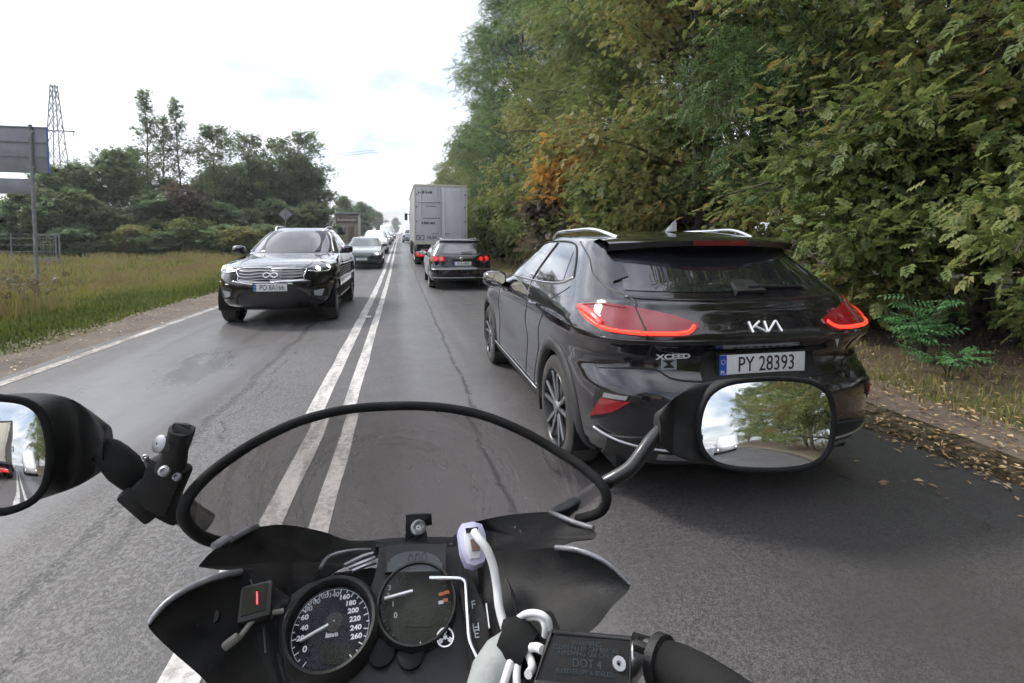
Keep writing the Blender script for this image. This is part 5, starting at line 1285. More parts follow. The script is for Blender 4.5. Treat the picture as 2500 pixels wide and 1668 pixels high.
# ------------------------------------------------------------------ traffic behind the rider, seen only in the mirrors
lorry(-2.35, -10.5, 'passing_lorry', 'beige box lorry driving away, reflected in the left mirror', 'beige_skin', 'ink_grey', marks=False, facing=-1, H=3.7)
queue_car('following_van', 'white van following in the lane, reflected in the right mirror', 'van', 1.5, -24.5, 'paint_white', VANK, 5.36, 2.34, zs=(1.34, 1.95), WY=(.95, 4.3), facing=1)
# ------------------------------------------------------------------ the motorcycle the camera rides on
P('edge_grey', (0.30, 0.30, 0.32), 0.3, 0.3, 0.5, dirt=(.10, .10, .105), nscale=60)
P('fairing_black', (0.008, 0.008, 0.009), 0.3, 0, 0.3, noise=.4, nscale=12)
P('fairing_inner', (0.006, 0.006, 0.007), 0.5, spec=.25, dirt=(.024, .023, .022), nscale=38, bump=.2, bscale=350)
def screen_mat():
    a = NT('windscreen_tint'); nt = a.nt
    tr = a.n('ShaderNodeBsdfRefraction'); tr.inputs['Color'].default_value = (.64, .62, .615, 1); tr.inputs['Roughness'].default_value = .09; tr.inputs['IOR'].default_value = 1.02
    gl = a.n('ShaderNodeBsdfGlossy'); gl.inputs['Roughness'].default_value = .05; gl.inputs['Color'].default_value = (.9, .9, .9, 1)
    df = a.n('ShaderNodeBsdfDiffuse'); df.inputs[0].default_value = (.44, .40, .385, 1)
    fr = a.n('ShaderNodeFresnel'); fr.inputs[0].default_value = 1.35
    m1 = a.n('ShaderNodeMixShader'); m2 = a.n('ShaderNodeMixShader')
    # haze of fine scratches and dead insects
    sc = a.rng(a.noise(9, 5, .7, sc3=(1, 5, 1)), .42, .75, .26, .50)
    sp = a.math('MAXIMUM', a.rng(a.noise(85, 2, .5), .70, .76, 0, .6), a.rng(a.noise(34, 3, .6), .72, .76, 0, .5))
    f = a.math('MAXIMUM', sc, sp)
    a.l(f, m1.inputs[0]); a.l(tr.outputs[0], m1.inputs[1]); a.l(df.outputs[0], m1.inputs[2])
    a.l(a.math('MULTIPLY', fr.outputs[0], .8), m2.inputs[0]); a.l(m1.outputs[0], m2.inputs[1]); a.l(gl.outputs[0], m2.inputs[2])
    a.l(m2.outputs[0], nt.nodes['Material Output'].inputs['Surface'])
screen_mat()
bike = thing('motorcycle', 'black faired motorcycle with tinted windscreen, mirrors and instruments in the foreground', 'motorcycle', (0, .45, 0))
OFF[0] = Vector((0, .45, 0))
BK = bike
def A3(lst): return [at(*p) for p in lst]

# windscreen ---------------------------------------------------------
RIM = [(512, 1247), (470, 1236), (436, 1212), (420, 1180), (430, 1146), (468, 1100), (525, 1054), (600, 1007), (690, 966), (790, 941), (900, 932), (1000, 934), (1100, 951), (1195, 988), (1280, 1036), (1340, 1075), (1380, 1112), (1392, 1140), (1386, 1165), (1366, 1181), (1325, 1192)]
def rim_y(px): u = (px - 907) / 490.; return .50 + .115 * (1 - u * u)
rim = smooth_path([at(px, py, rim_y(px)) for px, py in RIM], 4)
n = len(rim); M_ = 12
bot = []
for i in range(n):
    t = i / (n - 1); px = 512 + (1325 - 512) * t; u = (px - 907) / 420.
    bot.append(at(px, 1262 - 20 * abs(u) ** 3 + (0 if u < 0 else -45 * u * u), .51 + .17 * (1 - min(1, u * u))))
V, Fc = [], []
for j in range(M_ + 1):
    v = j / M_
    for i in range(n): V.append(bot[i].lerp(rim[i], v) + Vector((0, .035 * math.sin(pi * v) * math.sin(pi * i / (n - 1)), 0)))
for j in range(M_):
    for i in range(n - 1): Fc.append((j * n + i, j * n + i + 1, (j + 1) * n + i + 1, (j + 1) * n + i))
ws = mk('windscreen', V, Fc, 'windscreen_tint', BK, True)
tube('windscreen_rim', rim, .0055, 'rubber', ws, 10)
# centre tab with screw
c0 = at(960, 1222, .60)
prism('screen_tab', [at(932, 1182, .612), at(990, 1180, .612), at(992, 1205, .612), at(975, 1208, .612), at(985, 1245, .60), at(930, 1245, .60)], (0, .006, -.002), 'plastic_black', ws)
lathe('screen_bolt', [(.009, 0), (.009, .005), (.006, .007), (.003, .004), (.001, .004)], 'steel', ws, 16, (0, -.6, .8), at(960, 1214, .597))

# dash and fairing panels -------------------------------------------
BKD = (0, .75, -.65)
UL = A3([(455, 1300, .47), (480, 1272, .485), (520, 1241, .51), (560, 1217, .54), (610, 1207, .565), (660, 1205, .585), (740, 1220, .61), (800, 1240, .62), (868, 1243, .62), (868, 1278, .595), (790, 1300, .57), (745, 1325, .55), (690, 1350, .525), (650, 1385, .50), (600, 1350, .492), (545, 1312, .485), (500, 1306, .475)])
def rnd_ol(o): return smooth_path(o + [o[0]], 4)[:-1]
dish('dash_panel', rnd_ol(UL), BKD, 'fairing_inner', BK, .02)
UR = A3([(1040, 1232, .61), (1070, 1205, .615), (1105, 1194, .60), (1160, 1183, .595), (1220, 1177, .575), (1262, 1176, .555), (1290, 1190, .535), (1325, 1203, .515), (1360, 1215, .49), (1366, 1235, .482), (1320, 1241, .49), (1272, 1258, .50), (1200, 1275, .515), (1120, 1290, .55), (1050, 1300, .58)])
dish('dash_panel', rnd_ol(UR), BKD, 'fairing_inner', BK, .02)
LL = A3([(560, 1310, .486), (490, 1325, .46), (430, 1350, .445), (385, 1380, .435), (350, 1415, .425), (340, 1432, .42), (350, 1452, .418), (400, 1500, .415), (470, 1562, .41), (520, 1625, .41), (650, 1640, .42), (645, 1540, .44), (640, 1450, .455), (650, 1400, .47), (660, 1372, .49), (610, 1340, .488)])
fl = dish('side_fairing', rnd_ol(LL), (.25, .75, -.6), 'fairing_inner', BK, .025, rings=9)
LR = A3([(1272, 1257, .49), (1330, 1263, .465), (1392, 1291, .445), (1447, 1341, .428), (1405, 1392, .424), (1362, 1444, .42), (1300, 1475, .415), (1200, 1490, .42), (1130, 1450, .45), (1105, 1340, .52), (1105, 1275, .545), (1190, 1262, .515)])
fr_ = dish('side_fairing', rnd_ol(LR), (-.25, .75, -.6), 'fairing_inner', BK, .018, rings=9)
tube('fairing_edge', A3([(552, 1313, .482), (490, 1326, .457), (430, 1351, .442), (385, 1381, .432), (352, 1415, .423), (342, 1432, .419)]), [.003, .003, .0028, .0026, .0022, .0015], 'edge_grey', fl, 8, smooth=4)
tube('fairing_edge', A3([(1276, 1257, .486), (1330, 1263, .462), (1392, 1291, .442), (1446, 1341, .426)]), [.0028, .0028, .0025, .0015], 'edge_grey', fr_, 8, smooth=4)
tube('panel_highlight', A3([(530, 1238, .513), (588, 1207, .55)]), .0034, 'edge_grey', BK, 8); tube('panel_highlight', A3([(490, 1256, .497), (520, 1237, .507)]), .0042, 'edge_grey', BK, 8)  # pale grey strips put in as painted highlights along the dash panel edges
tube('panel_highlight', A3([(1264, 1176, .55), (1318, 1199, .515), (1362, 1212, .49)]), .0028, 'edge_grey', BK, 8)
for px, py, yy in ((487, 1417, .437), (1328, 1332, .452)): lathe('fairing_screw', [(.007, 0), (.006, .003), (.002, .003), (.001, .001)], 'plastic_black', BK, 12, (0, -.75, .65), at(px, py, yy + .02))
for pts in (((575, 1330, .478), (600, 1400, .458), (610, 1500, .432)), ((1150, 1300, .528), (1180, 1380, .472), (1200, 1460, .430))): tube('panel_seam', A3(pts), .0012, 'plate_ink', BK, 6, smooth=4)
for px, py, yy in ((560, 1262, .535), (700, 1250, .597), (1225, 1215, .563), (1150, 1225, .588), (440, 1440, .432), (1390, 1345, .438)): lathe('trim_clip', [(.0055, 0), (.0045, .002), (.002, .002), (.0005, .0008)], 'plastic_black', BK, 14, (0, -.75, .65), at(px, py, yy + .012))
# dash bridge over the instruments
dish('dash_bridge', A3([(860, 1238, .63), (950, 1232, .635), (1055, 1232, .625), (1060, 1252, .60), (950, 1256, .60), (862, 1256, .605)]), BKD, 'plastic_black', BK, .0)

# instrument cluster ---------------------------------------------------
N0 = Vector((0, -.5, .866)); P0 = at(900, 1430, .475); UP = Vector((0, .866, .5)); XD = Vector((1, 0, 0))
def W(px, py, off=0.): return on_plane(px, py, P0, N0) + N0 * off
def WR(px0, px1, py): return (W(px1, py) - W(px0, py)).length
cl = prism('instrument_cluster', [W(px, py, -.004) for px, py in ((648, 1390), (668, 1360), (705, 1335), (760, 1322), (815, 1330), (850, 1350), (864, 1300), (870, 1252), (1055, 1250), (1062, 1300), (1090, 1345), (1118, 1410), (1130, 1480), (1118, 1545), (1090, 1590), (900, 1625), (700, 1625), (655, 1560), (640, 1470))], N0 * -.07, 'plastic_black', BK)
cs = W(760, 1445); rs = WR(670, 850, 1445) / 2
sb = lathe('speedometer', [(rs * 1.02, .004), (rs * 1.05, .016), (rs * 1.12, .017), (rs * 1.24, .008), (rs * 1.27, -.004)], 'plastic_black', BK, 56, N0, cs)
lathe('dial_face', [(.0005, .0015), (rs * 1.02, .0015), (rs * 1.02, -.001)], 'dial_face', sb, 48, N0, cs)
ring_v, ring_f = lathe_vf([(rs * .945, .0020), (rs * .965, .0020), (rs * .965, .0012)], 64, N0, cs, UP)
keep = [f for f in ring_f if len(f) == 4 and not (W(760, 1445) - sum((ring_v[i] for i in f), Vector()) / 4).dot(UP) > rs * .62]
mk('dial_ring', ring_v, keep, 'print_dim', sb, False)
NUM = {'0': (700, 1493), '20': (690, 1468), '40': (699, 1444), '60': (700, 1420), '80': (709, 1400), '100': (723, 1384), '120': (742, 1371), '140': (767, 1368), '160': (791, 1373), '180': (805, 1387), '200': (811, 1404), '220': (815, 1423), '240': (817, 1443), '260': (818, 1463)}
for k, (px, py) in NUM.items():
    far = int(k) in range(80, 150)
    text('dial_number', k, rs * (.165 if len(k) > 1 else .19), 'print_dim' if far else 'print_white', sb, W(px, py, .0022), XD, UP, .0002, sx=1.15, bold=.0002)
V, Fc = [], []
for i in range(27):
    a = R(232 - i * 284 / 26); d = XD * math.cos(a) + UP * math.sin(a); l = .12 if i % 2 == 0 else .07
    M3 = frame_m(d, N0.cross(d)); v, f = box_vf(cs + d * rs * (.955 - l / 2) + N0 * .0022, (rs * l, rs * .022, .0006), 0, M3); o = len(V); V += v; Fc += [[q + o for q in g] for g in f]
mk('dial_ticks', V, Fc, 'print_white', sb, False)
text('unit_label', 'km/h', rs * .15, 'print_white', sb, W(762, 1459, .0022), XD, UP, .0002, bold=.0003)
bar('needle', W(690, 1478, .006), W(773, 1431, .006), .0018, .0035, 'print_white', sb, 0, N0)
lathe('needle_hub', [(.008, .003), (.008, .007), (.001, .009)], 'plastic_black', sb, 20, N0, W(768, 1434))
prism('dial_display', [W(735, 1480, .0018), W(800, 1478, .0018), W(815, 1505, .0018), (W(790, 1528, .0018)), W(742, 1528, .0018)], N0 * .0004, 'lcd', sb)
def cover(c, r, par):
    return lathe('dial_cover', [(.0004, .0155), (r * .35, .0150), (r * .7, .0135), (r * 1.0, .0105)], 'dial_glass', par, 40, N0, c)
cover(cs, rs, sb)
# tachometer
ct = W(956, 1392); rt = WR(878, 1040, 1392) / 2
tb_ = lathe('tachometer', [(rt * 1.02, .003), (rt * 1.05, .011), (rt * 1.10, .011), (rt * 1.16, .004), (rt * 1.16, -.003)], 'plastic_black', BK, 52, N0, ct)
lathe('dial_face', [(.0005, .0015), (rt * 1.02, .0015), (rt * 1.02, -.001)], 'lcd', tb_, 44, N0, ct)
for k, (px, py) in {'0': (908, 1415), '1': (902, 1389), '2': (891, 1370), '3': (894, 1352)}.items(): text('dial_number', k, rt * .2, 'print_dim', tb_, W(px, py, .0022), XD, UP, .0002)
V, Fc = [], []
for i in range(20):
    a = R(225 - i * 270 / 19); d = XD * math.cos(a) + UP * math.sin(a); M3 = frame_m(d, N0.cross(d)); v, f = box_vf(ct + d * rt * .93 + N0 * .002, (rt * .09, rt * .02, .0005), 0, M3); o = len(V); V += v; Fc += [[q + o for q in g] for g in f]
mk('dial_ticks', V, Fc, 'print_grey', tb_, False)
bar('needle', W(882, 1380, .005), W(947, 1362, .005), .0018, .0032, 'print_white', tb_, 0, N0)
for px, py in ((1013, 1366), (1025, 1362), (1022, 1380), (1012, 1385)): box('warning_mark', W(px, py, .002), (.005, .003, .001), 'amber_print' if px > 1012 else 'print_dim', tb_, 0, frame_m(XD, UP))
prism('dial_display', [W(922, 1392, .0018), W(1000, 1390, .0018), W(1008, 1420, .0018), W(985, 1442, .0018), W(930, 1440, .0018)], N0 * .0004, 'lcd', tb_)
cover(ct, rt, tb_)
# display above the tachometer
hs = prism('warning_display', [W(884, 1320, .0), W(1022, 1318, .0), W(1024, 1255, .0), W(886, 1257, .0)], N0 * .006, 'plastic_black', BK)
prism('display_base', [W(889, 1322, .0068), W(1014, 1320, .0068), W(1014, 1300, .0068), W(889, 1300, .0068)], N0 * .0012, 'lcd_light', hs)
arch = [W(952 + 58 * math.cos(R(a)), 1300 - 26 * math.sin(R(a)), .0066) for a in range(0, 181, 15)]
prism('display_arch', arch, N0 * .001, 'lcd_light', hs); text('display_digits', '000', .014, 'plate_ink', hs, W(958, 1291, .0080), XD, UP, .0002)
# cover plate right of the dials, fuel and temperature marks
cp = prism('side_panel', [W(1062, 1300, .002), W(1086, 1345, .002), W(1112, 1410, .002), W(1122, 1475, .002), W(1112, 1540, .002), W(1080, 1540, .002), W(1068, 1440, .002), W(1050, 1340, .002)], N0 * .006, 'fairing_inner', BK)
text('gauge_letter', 'F', .010, 'print_dim', cp, W(1085, 1398, .0085), XD, UP, .0002); text('gauge_letter', 'H', .010, 'print_dim', cp, W(1091, 1450, .0085), XD, UP, .0002); text('gauge_letter', 'E', .010, 'print_dim', cp, W(1092, 1465, .0085), XD, UP, .0002)
bar('gauge_line', W(1114, 1396, .009), W(1121, 1452, .009), .001, .003, 'print_white', cp, 0, N0)
# maker's emblem: three crossed forks in a ring
ce = W(1021, 1470, .006); re_ = WR(1001, 1041, 1470) / 2
em = lathe('emblem', [(re_ * .98, 0), (re_, .0012), (re_ * .86, .0012), (re_ * .84, 0)], 'print_white', BK, 36, N0, ce)
for a in (90, 210, 330):
    d = XD * math.cos(R(a)) + UP * math.sin(R(a)); s = XD * -math.sin(R(a)) + UP * math.cos(R(a))
    bar('emblem_fork', ce - d * re_ * .25 + N0 * .0008, ce + d * re_ * .42 + N0 * .0008, .0008, re_ * .09, 'print_white', em, 0, N0)
    for q in (-.16, 0, .16): bar('emblem_prong', ce + d * re_ * .42 + s * re_ * q + N0 * .0008, ce + d * re_ * .82 + s * re_ * q + N0 * .0008, .0008, re_ * .07, 'print_white', em, 0, N0)
for s_, px, py in (('SELECT', 876, 1483), ('RESET', 943, 1488)):
    b_ = lathe('cluster_button', [(.012, -.002), (.012, .002), (.010, .003), (.001, .003)], 'plastic_dark', BK, 20, N0, W(px, py + 14)); text('button_label', s_, .0068, 'print_white', b_, W(px, py, .0022), XD, UP, .0002, bold=.0002)
# wires behind the cluster
for pts in (((735, 1305, .54), (755, 1278, .56), (800, 1265, .57), (850, 1262, .58)), ((790, 1298, .55), (830, 1278, .56), (856, 1270, .565)), ((800, 1304, .55), (840, 1288, .555), (860, 1280, .56)), ((808, 1311, .545), (842, 1297, .55), (862, 1292, .555))):
    tube('loom_wire', A3(pts), .0022, 'steel', BK, 6, smooth=5)
box('loom_block', at(770, 1330, .585) + Vector((0, 0, -.02)), (.10, .04, .04), 'plastic_dark', BK, .01)
# bent steel rod in front of the dials
tube('bent_rod', [W(985, 1341, .012), W(1040, 1341, .012), W(1064, 1346, .012), W(1068, 1372, .012), W(1071, 1430, .012), W(1075, 1480, .012), W(1090, 1520, .014), W(1118, 1572, .016), W(1150, 1630, .02)], .0021, 'chrome', BK, 8, smooth=4)

# gear indicator with connector --------------------------------------------
gi = box('gear_indicator', W(612, 1455, .056), (.026, .030, .016), 'plastic_black', BK, .003, frame_m(XD + UP * .12, UP))
box('indicator_window', W(610, 1454, .0645), (.019, .022, .001), 'lcd', gi, 0, frame_m(XD + UP * .12, UP))
bar('indicator_digit', W(617, 1466, .0655), W(616, 1440, .0655), .001, .0026, 'led_digit', gi, 0, N0)
tube('indicator_cable', A3([(650, 1402, .45), (610, 1410, .445), (580, 1425, .44), (560, 1450, .435), (545, 1468, .432)]), .0022, 'tape_tan', gi, 8, smooth=5)
bar('cable_connector', at(548, 1460, .43), at(512, 1487, .428), .006, .007, 'tape_tan', gi, .002)
tube('ground_wire', A3([(640, 1500, .43), (648, 1540, .42), (665, 1590, .41)]), .0018, 'rubber', BK, 6, smooth=4)

# usb socket and cables -----------------------------------------------------
us = dish('usb_socket', A3([(1052, 1215, .498), (1060, 1202, .50), (1085, 1197, .502), (1106, 1203, .502), (1114, 1225, .498), (1118, 1262, .488), (1112, 1288, .482), (1090, 1298, .48), (1070, 1292, .482), (1058, 1262, .488)]), (0, .6, -.6), 'lavender_plastic', BK, -.004, .022)
dish('socket_face', A3([(1064, 1222, .492), (1072, 1211, .493), (1094, 1210, .493), (1103, 1226, .491), (1106, 1260, .482), (1100, 1280, .477), (1080, 1282, .477), (1069, 1262, .481)]), (0, .6, -.6), 'white_plastic', us, -.002, .008)
prism('socket_slot', A3([(1068, 1214, .4905), (1096, 1211, .4905), (1097, 1221, .489), (1070, 1225, .489)]), Vector((0, -.002, .002)), 'plate_ink', us)
prism('socket_hole', A3([(1079, 1240, .483), (1098, 1238, .483), (1101, 1264, .476), (1084, 1266, .476)]), Vector((0, -.002, .002)), 'wood_brown', us)
tube('usb_cable', A3([(1088, 1221, .485), (1100, 1238, .475), (1118, 1262, .468), (1132, 1300, .462), (1140, 1345, .455), (1145, 1390, .445), (1155, 1430, .435), (1166, 1458, .425)]), [.0055, .0045, .0042] + [.004] * 33, 'cable_white', us, 10, smooth=5) if False else tube('usb_cable', smooth_path(A3([(1088, 1221, .485), (1100, 1238, .475), (1118, 1262, .468), (1132, 1300, .462), (1140, 1345, .455), (1145, 1390, .445), (1155, 1430, .435), (1166, 1458, .425)]), 5), .0042, 'cable_white', us, 10)
for i, pts in enumerate((((1165, 1455, .42), (1180, 1430, .41), (1205, 1410, .40), (1235, 1408, .39), (1257, 1422, .385), (1262, 1450, .385)), ((1170, 1458, .42), (1190, 1440, .41), (1215, 1418, .40), (1240, 1420, .39), (1250, 1438, .385), (1250, 1460, .385)), ((1168, 1450, .42), (1190, 1446, .415), (1205, 1452, .41), (1215, 1465, .40)))):
    tube('cable_loop', A3(pts), .0028 - .0002 * i, 'cable_white', BK, 8, smooth=5)
tube('cable_wrap', A3([(1200, 1462, .405), (1180, 1482, .40), (1150, 1512, .395), (1125, 1550, .385), (1110, 1600, .375)]), [.010, .014, .017, .017, .016], 'tape_white', BK, 14, smooth=0)
tube('tape_band', A3([(1166, 1462, .402), (1186, 1477, .395), (1212, 1500, .388)]), [.017, .019, .017], 'rubber', BK, 14)
for pts in (((1212, 1500, .38), (1222, 1530, .37), (1212, 1548, .36)), ((1180, 1500, .385), (1165, 1540, .375), (1150, 1590, .365)), ((1190, 1505, .384), (1185, 1550, .372), (1190, 1600, .362)), ((1205, 1492, .385), (1228, 1485, .375), (1245, 1492, .365))):
    tube('cable_tail', A3(pts), .0034, 'cable_white', BK, 8, smooth=4)
box('cable_guide', at(1222, 1478, .405), (.05, .04, .03), 'plastic_dark', BK, .006)

# reservoir box on the right bar ----------------------------------------------
NB = Vector((-.05, -.50, .86)).normalized(); PB = at(1340, 1510, .345)
def WB(px, py, off=0.): return on_plane(px, py, PB, NB) + NB * off
XB = (WB(1450, 1470) - WB(1262, 1454)).normalized(); UB = NB.cross(XB)
rb = prism('reservoir', [WB(1262, 1453, 0), WB(1448, 1468, 0), WB(1447, 1600, 0), WB(1222, 1572, 0)], NB * -.045, 'plastic_black', BK)
prism('reservoir_lid', [WB(1268, 1459, .0002), WB(1441, 1473, .0002), WB(1440, 1590, .0002), WB(1230, 1566, .0002)], NB * .004, 'fairing_inner', rb)
rl = [WB(1265, 1456, .003), WB(1445, 1471, .003), WB(1444, 1594, .003), WB(1226, 1569, .003)]
tube('lid_edge', rl + [rl[0]], .0024, 'plastic_black', rb, 8)
for s_, px, py, sz in (('WARNING', 1345, 1484, .0048), ('CLEAN FILLER CAP BEFORE', 1342, 1496, .0042), ('REMOVING. USE ONLY', 1342, 1508, .0042), ('DOT 4', 1345, 1530, .0075), ('FLUID FROM A SEALED', 1340, 1550, .0042)):
    text('lid_print', s_, sz, 'print_grey', rb, WB(px, py, .0046), XB, UB, .0001)
lathe('lid_screw', [(.005, 0), (.005, .002), (.002, .002), (.001, .0005)], 'steel', rb, 14, NB, WB(1418, 1530, .004))
# right handlebar: tube, brackets, grip
hb = tube('handlebar', A3([(1180, 1700, .30), (1300, 1640, .33), (1420, 1560, .36), (1470, 1500, .372), (1530, 1523, .35), (1600, 1560, .325), (1700, 1640, .28)]), .011, 'satin_metal', BK, 12, smooth=4)
tube('grip', A3([(1520, 1522, .347), (1560, 1540, .335), (1610, 1568, .315), (1680, 1615, .285), (1760, 1680, .25)]), [.0165, .0185, .0185, .018, .018], 'rubber', hb, 16)
tube('grip_collar', A3([(1508, 1516, .351), (1526, 1524, .345)]), .0200, 'plastic_black', hb, 16)
for dy in (0, 14): bar('lever_bracket', at(1455, 1480 + dy, .362), at(1520, 1503 + dy, .345), .007, .007, 'steel' if dy else 'plastic_black', hb, .001)
tube('brake_lever', A3([(1455, 1470, .375), (1530, 1492, .37), (1620, 1540, .35), (1720, 1610, .32), (1820, 1700, .28)]), [.006, .0055, .005, .005, .006], 'plastic_black', hb, 10, smooth=4)
tube('left_handlebar', A3([(900, 1760, .33), (700, 1740, .33), (500, 1720, .31), (380, 1740, .28)]), .011, 'satin_metal', BK, 12, smooth=4)

# mirrors ------------------------------------------------------------------
def bike_mirror(outl, cpx, y, rdir, base, base_r, stalk, sr, label):
    Mc = at(cpx[0], cpx[1], y); d = (Mc - Vector((0, 0, CAM_H))).normalized(); r_ = Vector(rdir).normalized(); nn = (r_ - d).normalized()
    ol = [on_plane(px, py, Mc, nn) for px, py in outl]; ol = smooth_path(ol + [ol[0]], 3)[:-1]; C = sum(ol, Vector()) / len(ol); k = len(ol)
    # housing shell lofted from the rim back to the stalk socket
    Bc = at(*base); ax = (Bc - C); ax = (ax - nn * ax.dot(nn) * .55).normalized()
    u = nn - ax * nn.dot(ax); u.normalize(); w_ = ax.cross(u)
    ang = [math.atan2((p - C).dot(w_), 0) for p in ol]
    V, Fc = [], []
    up_ = Vector((0, 0, 1)) - nn * nn.z; up_.normalize(); sidev = up_.cross(nn)
    S = 12
    rings = [[p * 1.0 for p in ol], [C + (p - C) * 1.012 - nn * .006 for p in ol]]
    half = max((p - C).dot(up_) for p in ol)
    for j in range(1, S + 1):
        t = j / S; ring = []
        for p in ol:
            q = p - C; a = q.dot(sidev) / (max((x - C).dot(sidev) for x in ol)); b = q.dot(up_) / half
            # end ring: small oval facing along the stalk axis
            th_ = math.atan2(b, a); e = Bc + up_ * (base_r * math.sin(th_)) + nn * (base_r * .85 * math.cos(th_) * (1 if ax.dot(sidev) > 0 else -1))
            m = (C + (p - C) * 1.012).lerp(e, t ** 1.15)
            zu = (p - C).dot(up_); eu = (e - C).dot(up_); k_ = t ** 2.6
            m += up_ * ((zu + (eu - zu) * k_) - (m - C).dot(up_)) - nn * (.030 * math.sin(pi * t ** .8) * (1 - .5 * t))
            ring.append(m)
        rings.append(ring)
    for rg in rings: V += rg
    for j in range(len(rings) - 1):
        for i in range(k): Fc.append((j * k + i, j * k + (i + 1) % k, (j + 1) * k + (i + 1) % k, (j + 1) * k + i))
    Fc.append(tuple((len(rings) - 1) * k + i for i in range(k)))
    h = mk('mirror', V, Fc, 'plastic_black', BK, True, 60); h['label'] = label
    rp = [C + (p - C) * .985 + nn * .001 for p in ol]; tube('mirror_rim', rp + [rp[0]], .0034, 'rubber', h, 8, cap=False)
    g = [C + (p - C) * .955 + nn * .0012 for p in ol]
    dish('mirror_glass', g, -nn, 'mirror', h, -.0028, .001, 14, C + nn * .0012)
    st = tube('mirror_stalk', smooth_path(A3(stalk), 5), sr, 'fairing_black', h, 12)
    return h
RMO = [(1600, 985), (1606, 945), (1625, 905), (1665, 880), (1730, 870), (1800, 868), (1860, 876), (1900, 900), (1914, 945), (1912, 1000), (1896, 1045), (1860, 1070), (1800, 1080), (1730, 1080), (1670, 1074), (1630, 1058), (1606, 1025)]
bike_mirror(RMO, (1760, 975), .52, (.20, -1, .085), (1508, 985, .535), .019, [(1515, 990, .535), (1492, 1015, .53), (1465, 1052, .525), (1440, 1080, .522), (1385, 1112, .53), (1330, 1150, .545), (1270, 1185, .56)], .0085, 'right mirror showing sky and trees')
LMO = [(0, 911), (60, 920), (98, 948), (115, 1000), (118, 1055), (108, 1110), (80, 1148), (40, 1168), (0, 1177), (-60, 1176), (-120, 1150), (-150, 1100), (-155, 1030), (-140, 970), (-100, 930), (-50, 913)]
bike_mirror(LMO, (-20, 1045), .50, (-.155, -1, .03), (248, 1025, .53), .019, [(240, 1030, .53), (262, 1055, .53), (285, 1080, .53), (325, 1108, .535), (400, 1160, .545), (470, 1205, .555)], .012, 'left mirror showing a beige lorry')
# rubber boot and clamp on the left stalk
tube('stalk_boot', A3([(234, 1018, .534), (244, 1030, .53), (262, 1050, .528), (285, 1074, .528), (308, 1097, .53), (326, 1114, .534)]), [.005, .0110, .0135, .0145, .0130, .008], 'rubber', BK, 20, smooth=4)
mt = bar('phone_mount', at(352, 1165, .52), at(398, 1058, .515), .020, .036, 'fairing_inner', BK, .006)
bar('clamp_jaw', at(282, 1128, .515), at(352, 1190, .52), .014, .014, 'plastic_black', mt, .004); bar('clamp_base', at(300, 1118, .52), at(420, 1180, .535), .022, .022, 'plastic_black', mt, .005)
tube('mount_arm', A3([(392, 1075, .512), (405, 1030, .508), (418, 985, .505)]), [.013, .010, .011], 'plastic_black', mt, 12)
tube('mount_head', A3([(398, 990, .505), (440, 1000, .507)]), .0085, 'plastic_black', mt, 12); bar('head_lever', at(430, 978, .505), at(436, 1004, .505), .006, .004, 'plastic_black', mt)
bar('head_plate', at(394, 984, .504), at(432, 990, .505), .004, .012, 'plastic_black', mt, .001)
lathe('mount_knob', [(.008, 0), (.008, .007), (.004, .009), (.001, .009)], 'steel', mt, 16, (-.5, -.75, .4), at(381, 1020, .503))
for px, py, rr in ((379, 1083, .0046), (408, 1096, .0034), (336, 1052, .0028)): lathe('mount_bolt', [(rr, 0), (rr, .004), (rr * .5, .005), (rr * .4, .003), (.0005, .003)], 'steel', mt, 14, (0, -.8, .6), at(px, py, .497 if px > 350 else .515))
tube('bolt_stem', A3([(336, 1053, .518), (350, 1085, .525)]), .003, 'steel', mt, 8)

# rest of the machine, hidden below the dash from the rider's eye -----------------
V, Fc = [], []; K = 24
for y, zc, w_, h_ in ((.44, .84, .17, .12), (.56, .83, .20, .15), (.68, .79, .19, .15), (.80, .74, .15, .12), (.90, .70, .09, .08), (.95, .68, .03, .03)):
    for i in range(K): a = 2 * pi * i / K; V.append((math.cos(a) * w_, y, zc + math.sin(a) * h_))
for j in range(5):
    for i in range(K): Fc.append((j * K + i, j * K + (i + 1) % K, (j + 1) * K + (i + 1) % K, (j + 1) * K + i))
Fc += [tuple(range(K)), tuple(5 * K + i for i in range(K))]
ns = mk('nose_fairing', V, Fc, 'fairing_black', BK, True)
lathe('headlamp', [(.001, .05), (.06, .04), (.08, 0)], 'lens_clear', ns, 24, (0, 1, -.1), (0, .915, .70))
V, Fc = [], []
for y, zc, w_, h_ in ((.24, .86, .03, .04), (.18, .88, .11, .10), (.02, .89, .15, .12), (-.15, .86, .14, .10), (-.30, .80, .10, .05)):
    for i in range(K): a = 2 * pi * i / K; V.append((math.cos(a) * w_, y, zc + math.sin(a) * h_))
for j in range(4):
    for i in range(K): Fc.append((j * K + i, j * K + (i + 1) % K, (j + 1) * K + (i + 1) % K, (j + 1) * K + i))
Fc += [tuple(range(K)), tuple(4 * K + i for i in range(K))]
mk('fuel_tank', V, Fc, 'fairing_black', BK, True)
dish('seat', [(.14, -.28, .79), (.15, -.5, .79), (.12, -.85, .86), (.0, -.92, .88), (-.12, -.85, .86), (-.15, -.5, .79), (-.14, -.28, .79), (0, -.25, .80)], (0, 0, -1), 'rubber', BK, .02, .08)
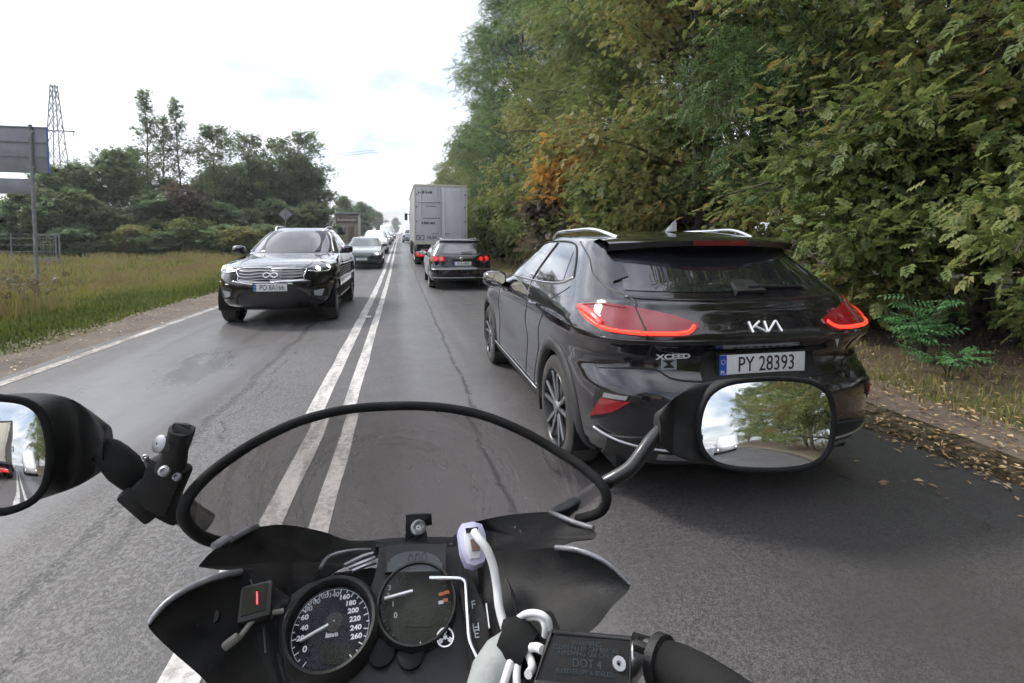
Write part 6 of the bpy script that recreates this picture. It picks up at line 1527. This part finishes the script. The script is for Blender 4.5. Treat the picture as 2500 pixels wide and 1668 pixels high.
def bwheel(y, wd):
    t_ = lathe('wheel', [(.215, -wd / 2), (.27, -wd / 2), (.30, -wd * .3), (.31, 0), (.30, wd * .3), (.27, wd / 2), (.215, wd / 2)], 'tyre', BK, 40, (1, 0, 0), (0, y, .31))
    lathe('rim', [(.20, -wd * .4), (.218, -wd * .5), (.218, wd * .5), (.20, wd * .4)], 'alloy_dark', t_, 36, (1, 0, 0), (0, y, .31))
    for k in range(5): a = 2 * pi * k / 5; bar('spoke', (0, y, .31), (0, y + math.cos(a) * .21, .31 + math.sin(a) * .21), .03, .03, 'alloy_dark', t_, .004)
    lathe('hub', [(.04, -.08), (.04, .08)], 'alloy_dark', t_, 16, (1, 0, 0), (0, y, .31))
bwheel(.98, .12); bwheel(-.46, .17)
for s in (-1, 1):
    tube('fork_tube', [(s * .10, .98, .31), (s * .10, .70, .92)], .024, 'satin_metal', BK, 14)
    tube('frame_spar', [(s * .05, .62, .88), (s * .16, .1, .78), (s * .15, -.3, .50)], .035, 'plastic_dark', BK, 10, smooth=4)
    tube('swing_arm', [(s * .10, -.1, .40), (s * .11, -.46, .31)], .028, 'plastic_dark', BK, 10)
boxes('engine', [((0, .22, .50), (.42, .42, .36)), ((0, .45, .52), (.34, .10, .30))], 'alloy_dark', BK, .03)
box('steering_head', (0, .66, .92), (.24, .08, .05), 'plastic_dark', BK, .01)
tube('subframe', [(.1, -.3, .74), (.08, -.85, .80)], .015, 'plastic_dark', BK, 8); tube('subframe', [(-.1, -.3, .74), (-.08, -.85, .80)], .015, 'plastic_dark', BK, 8)
box('cluster_stay', at(900, 1560, .56) + Vector((0, 0, -.03)), (.25, .10, .10), 'plastic_dark', BK, .02)
OFF[0] = Vector((0, 0, 0))

# ------------------------------------------------------------------ thin bright air
def haze():
    m = bpy.data.materials.new('haze_air'); m.use_nodes = True; nt = m.node_tree; nt.nodes.clear()
    o = nt.nodes.new('ShaderNodeOutputMaterial'); v = nt.nodes.new('ShaderNodeVolumePrincipled')
    v.inputs['Color'].default_value = (.93, .96, 1.0, 1); v.inputs['Density'].default_value = .0008; v.inputs['Anisotropy'].default_value = 0.2
    nt.links.new(v.outputs[0], o.inputs['Volume']); MATS['haze_air'] = m
    b = box('haze', (-200, 420, 24), (1420, 1180, 52), 'haze_air'); tag(b, kind='stuff')
haze()
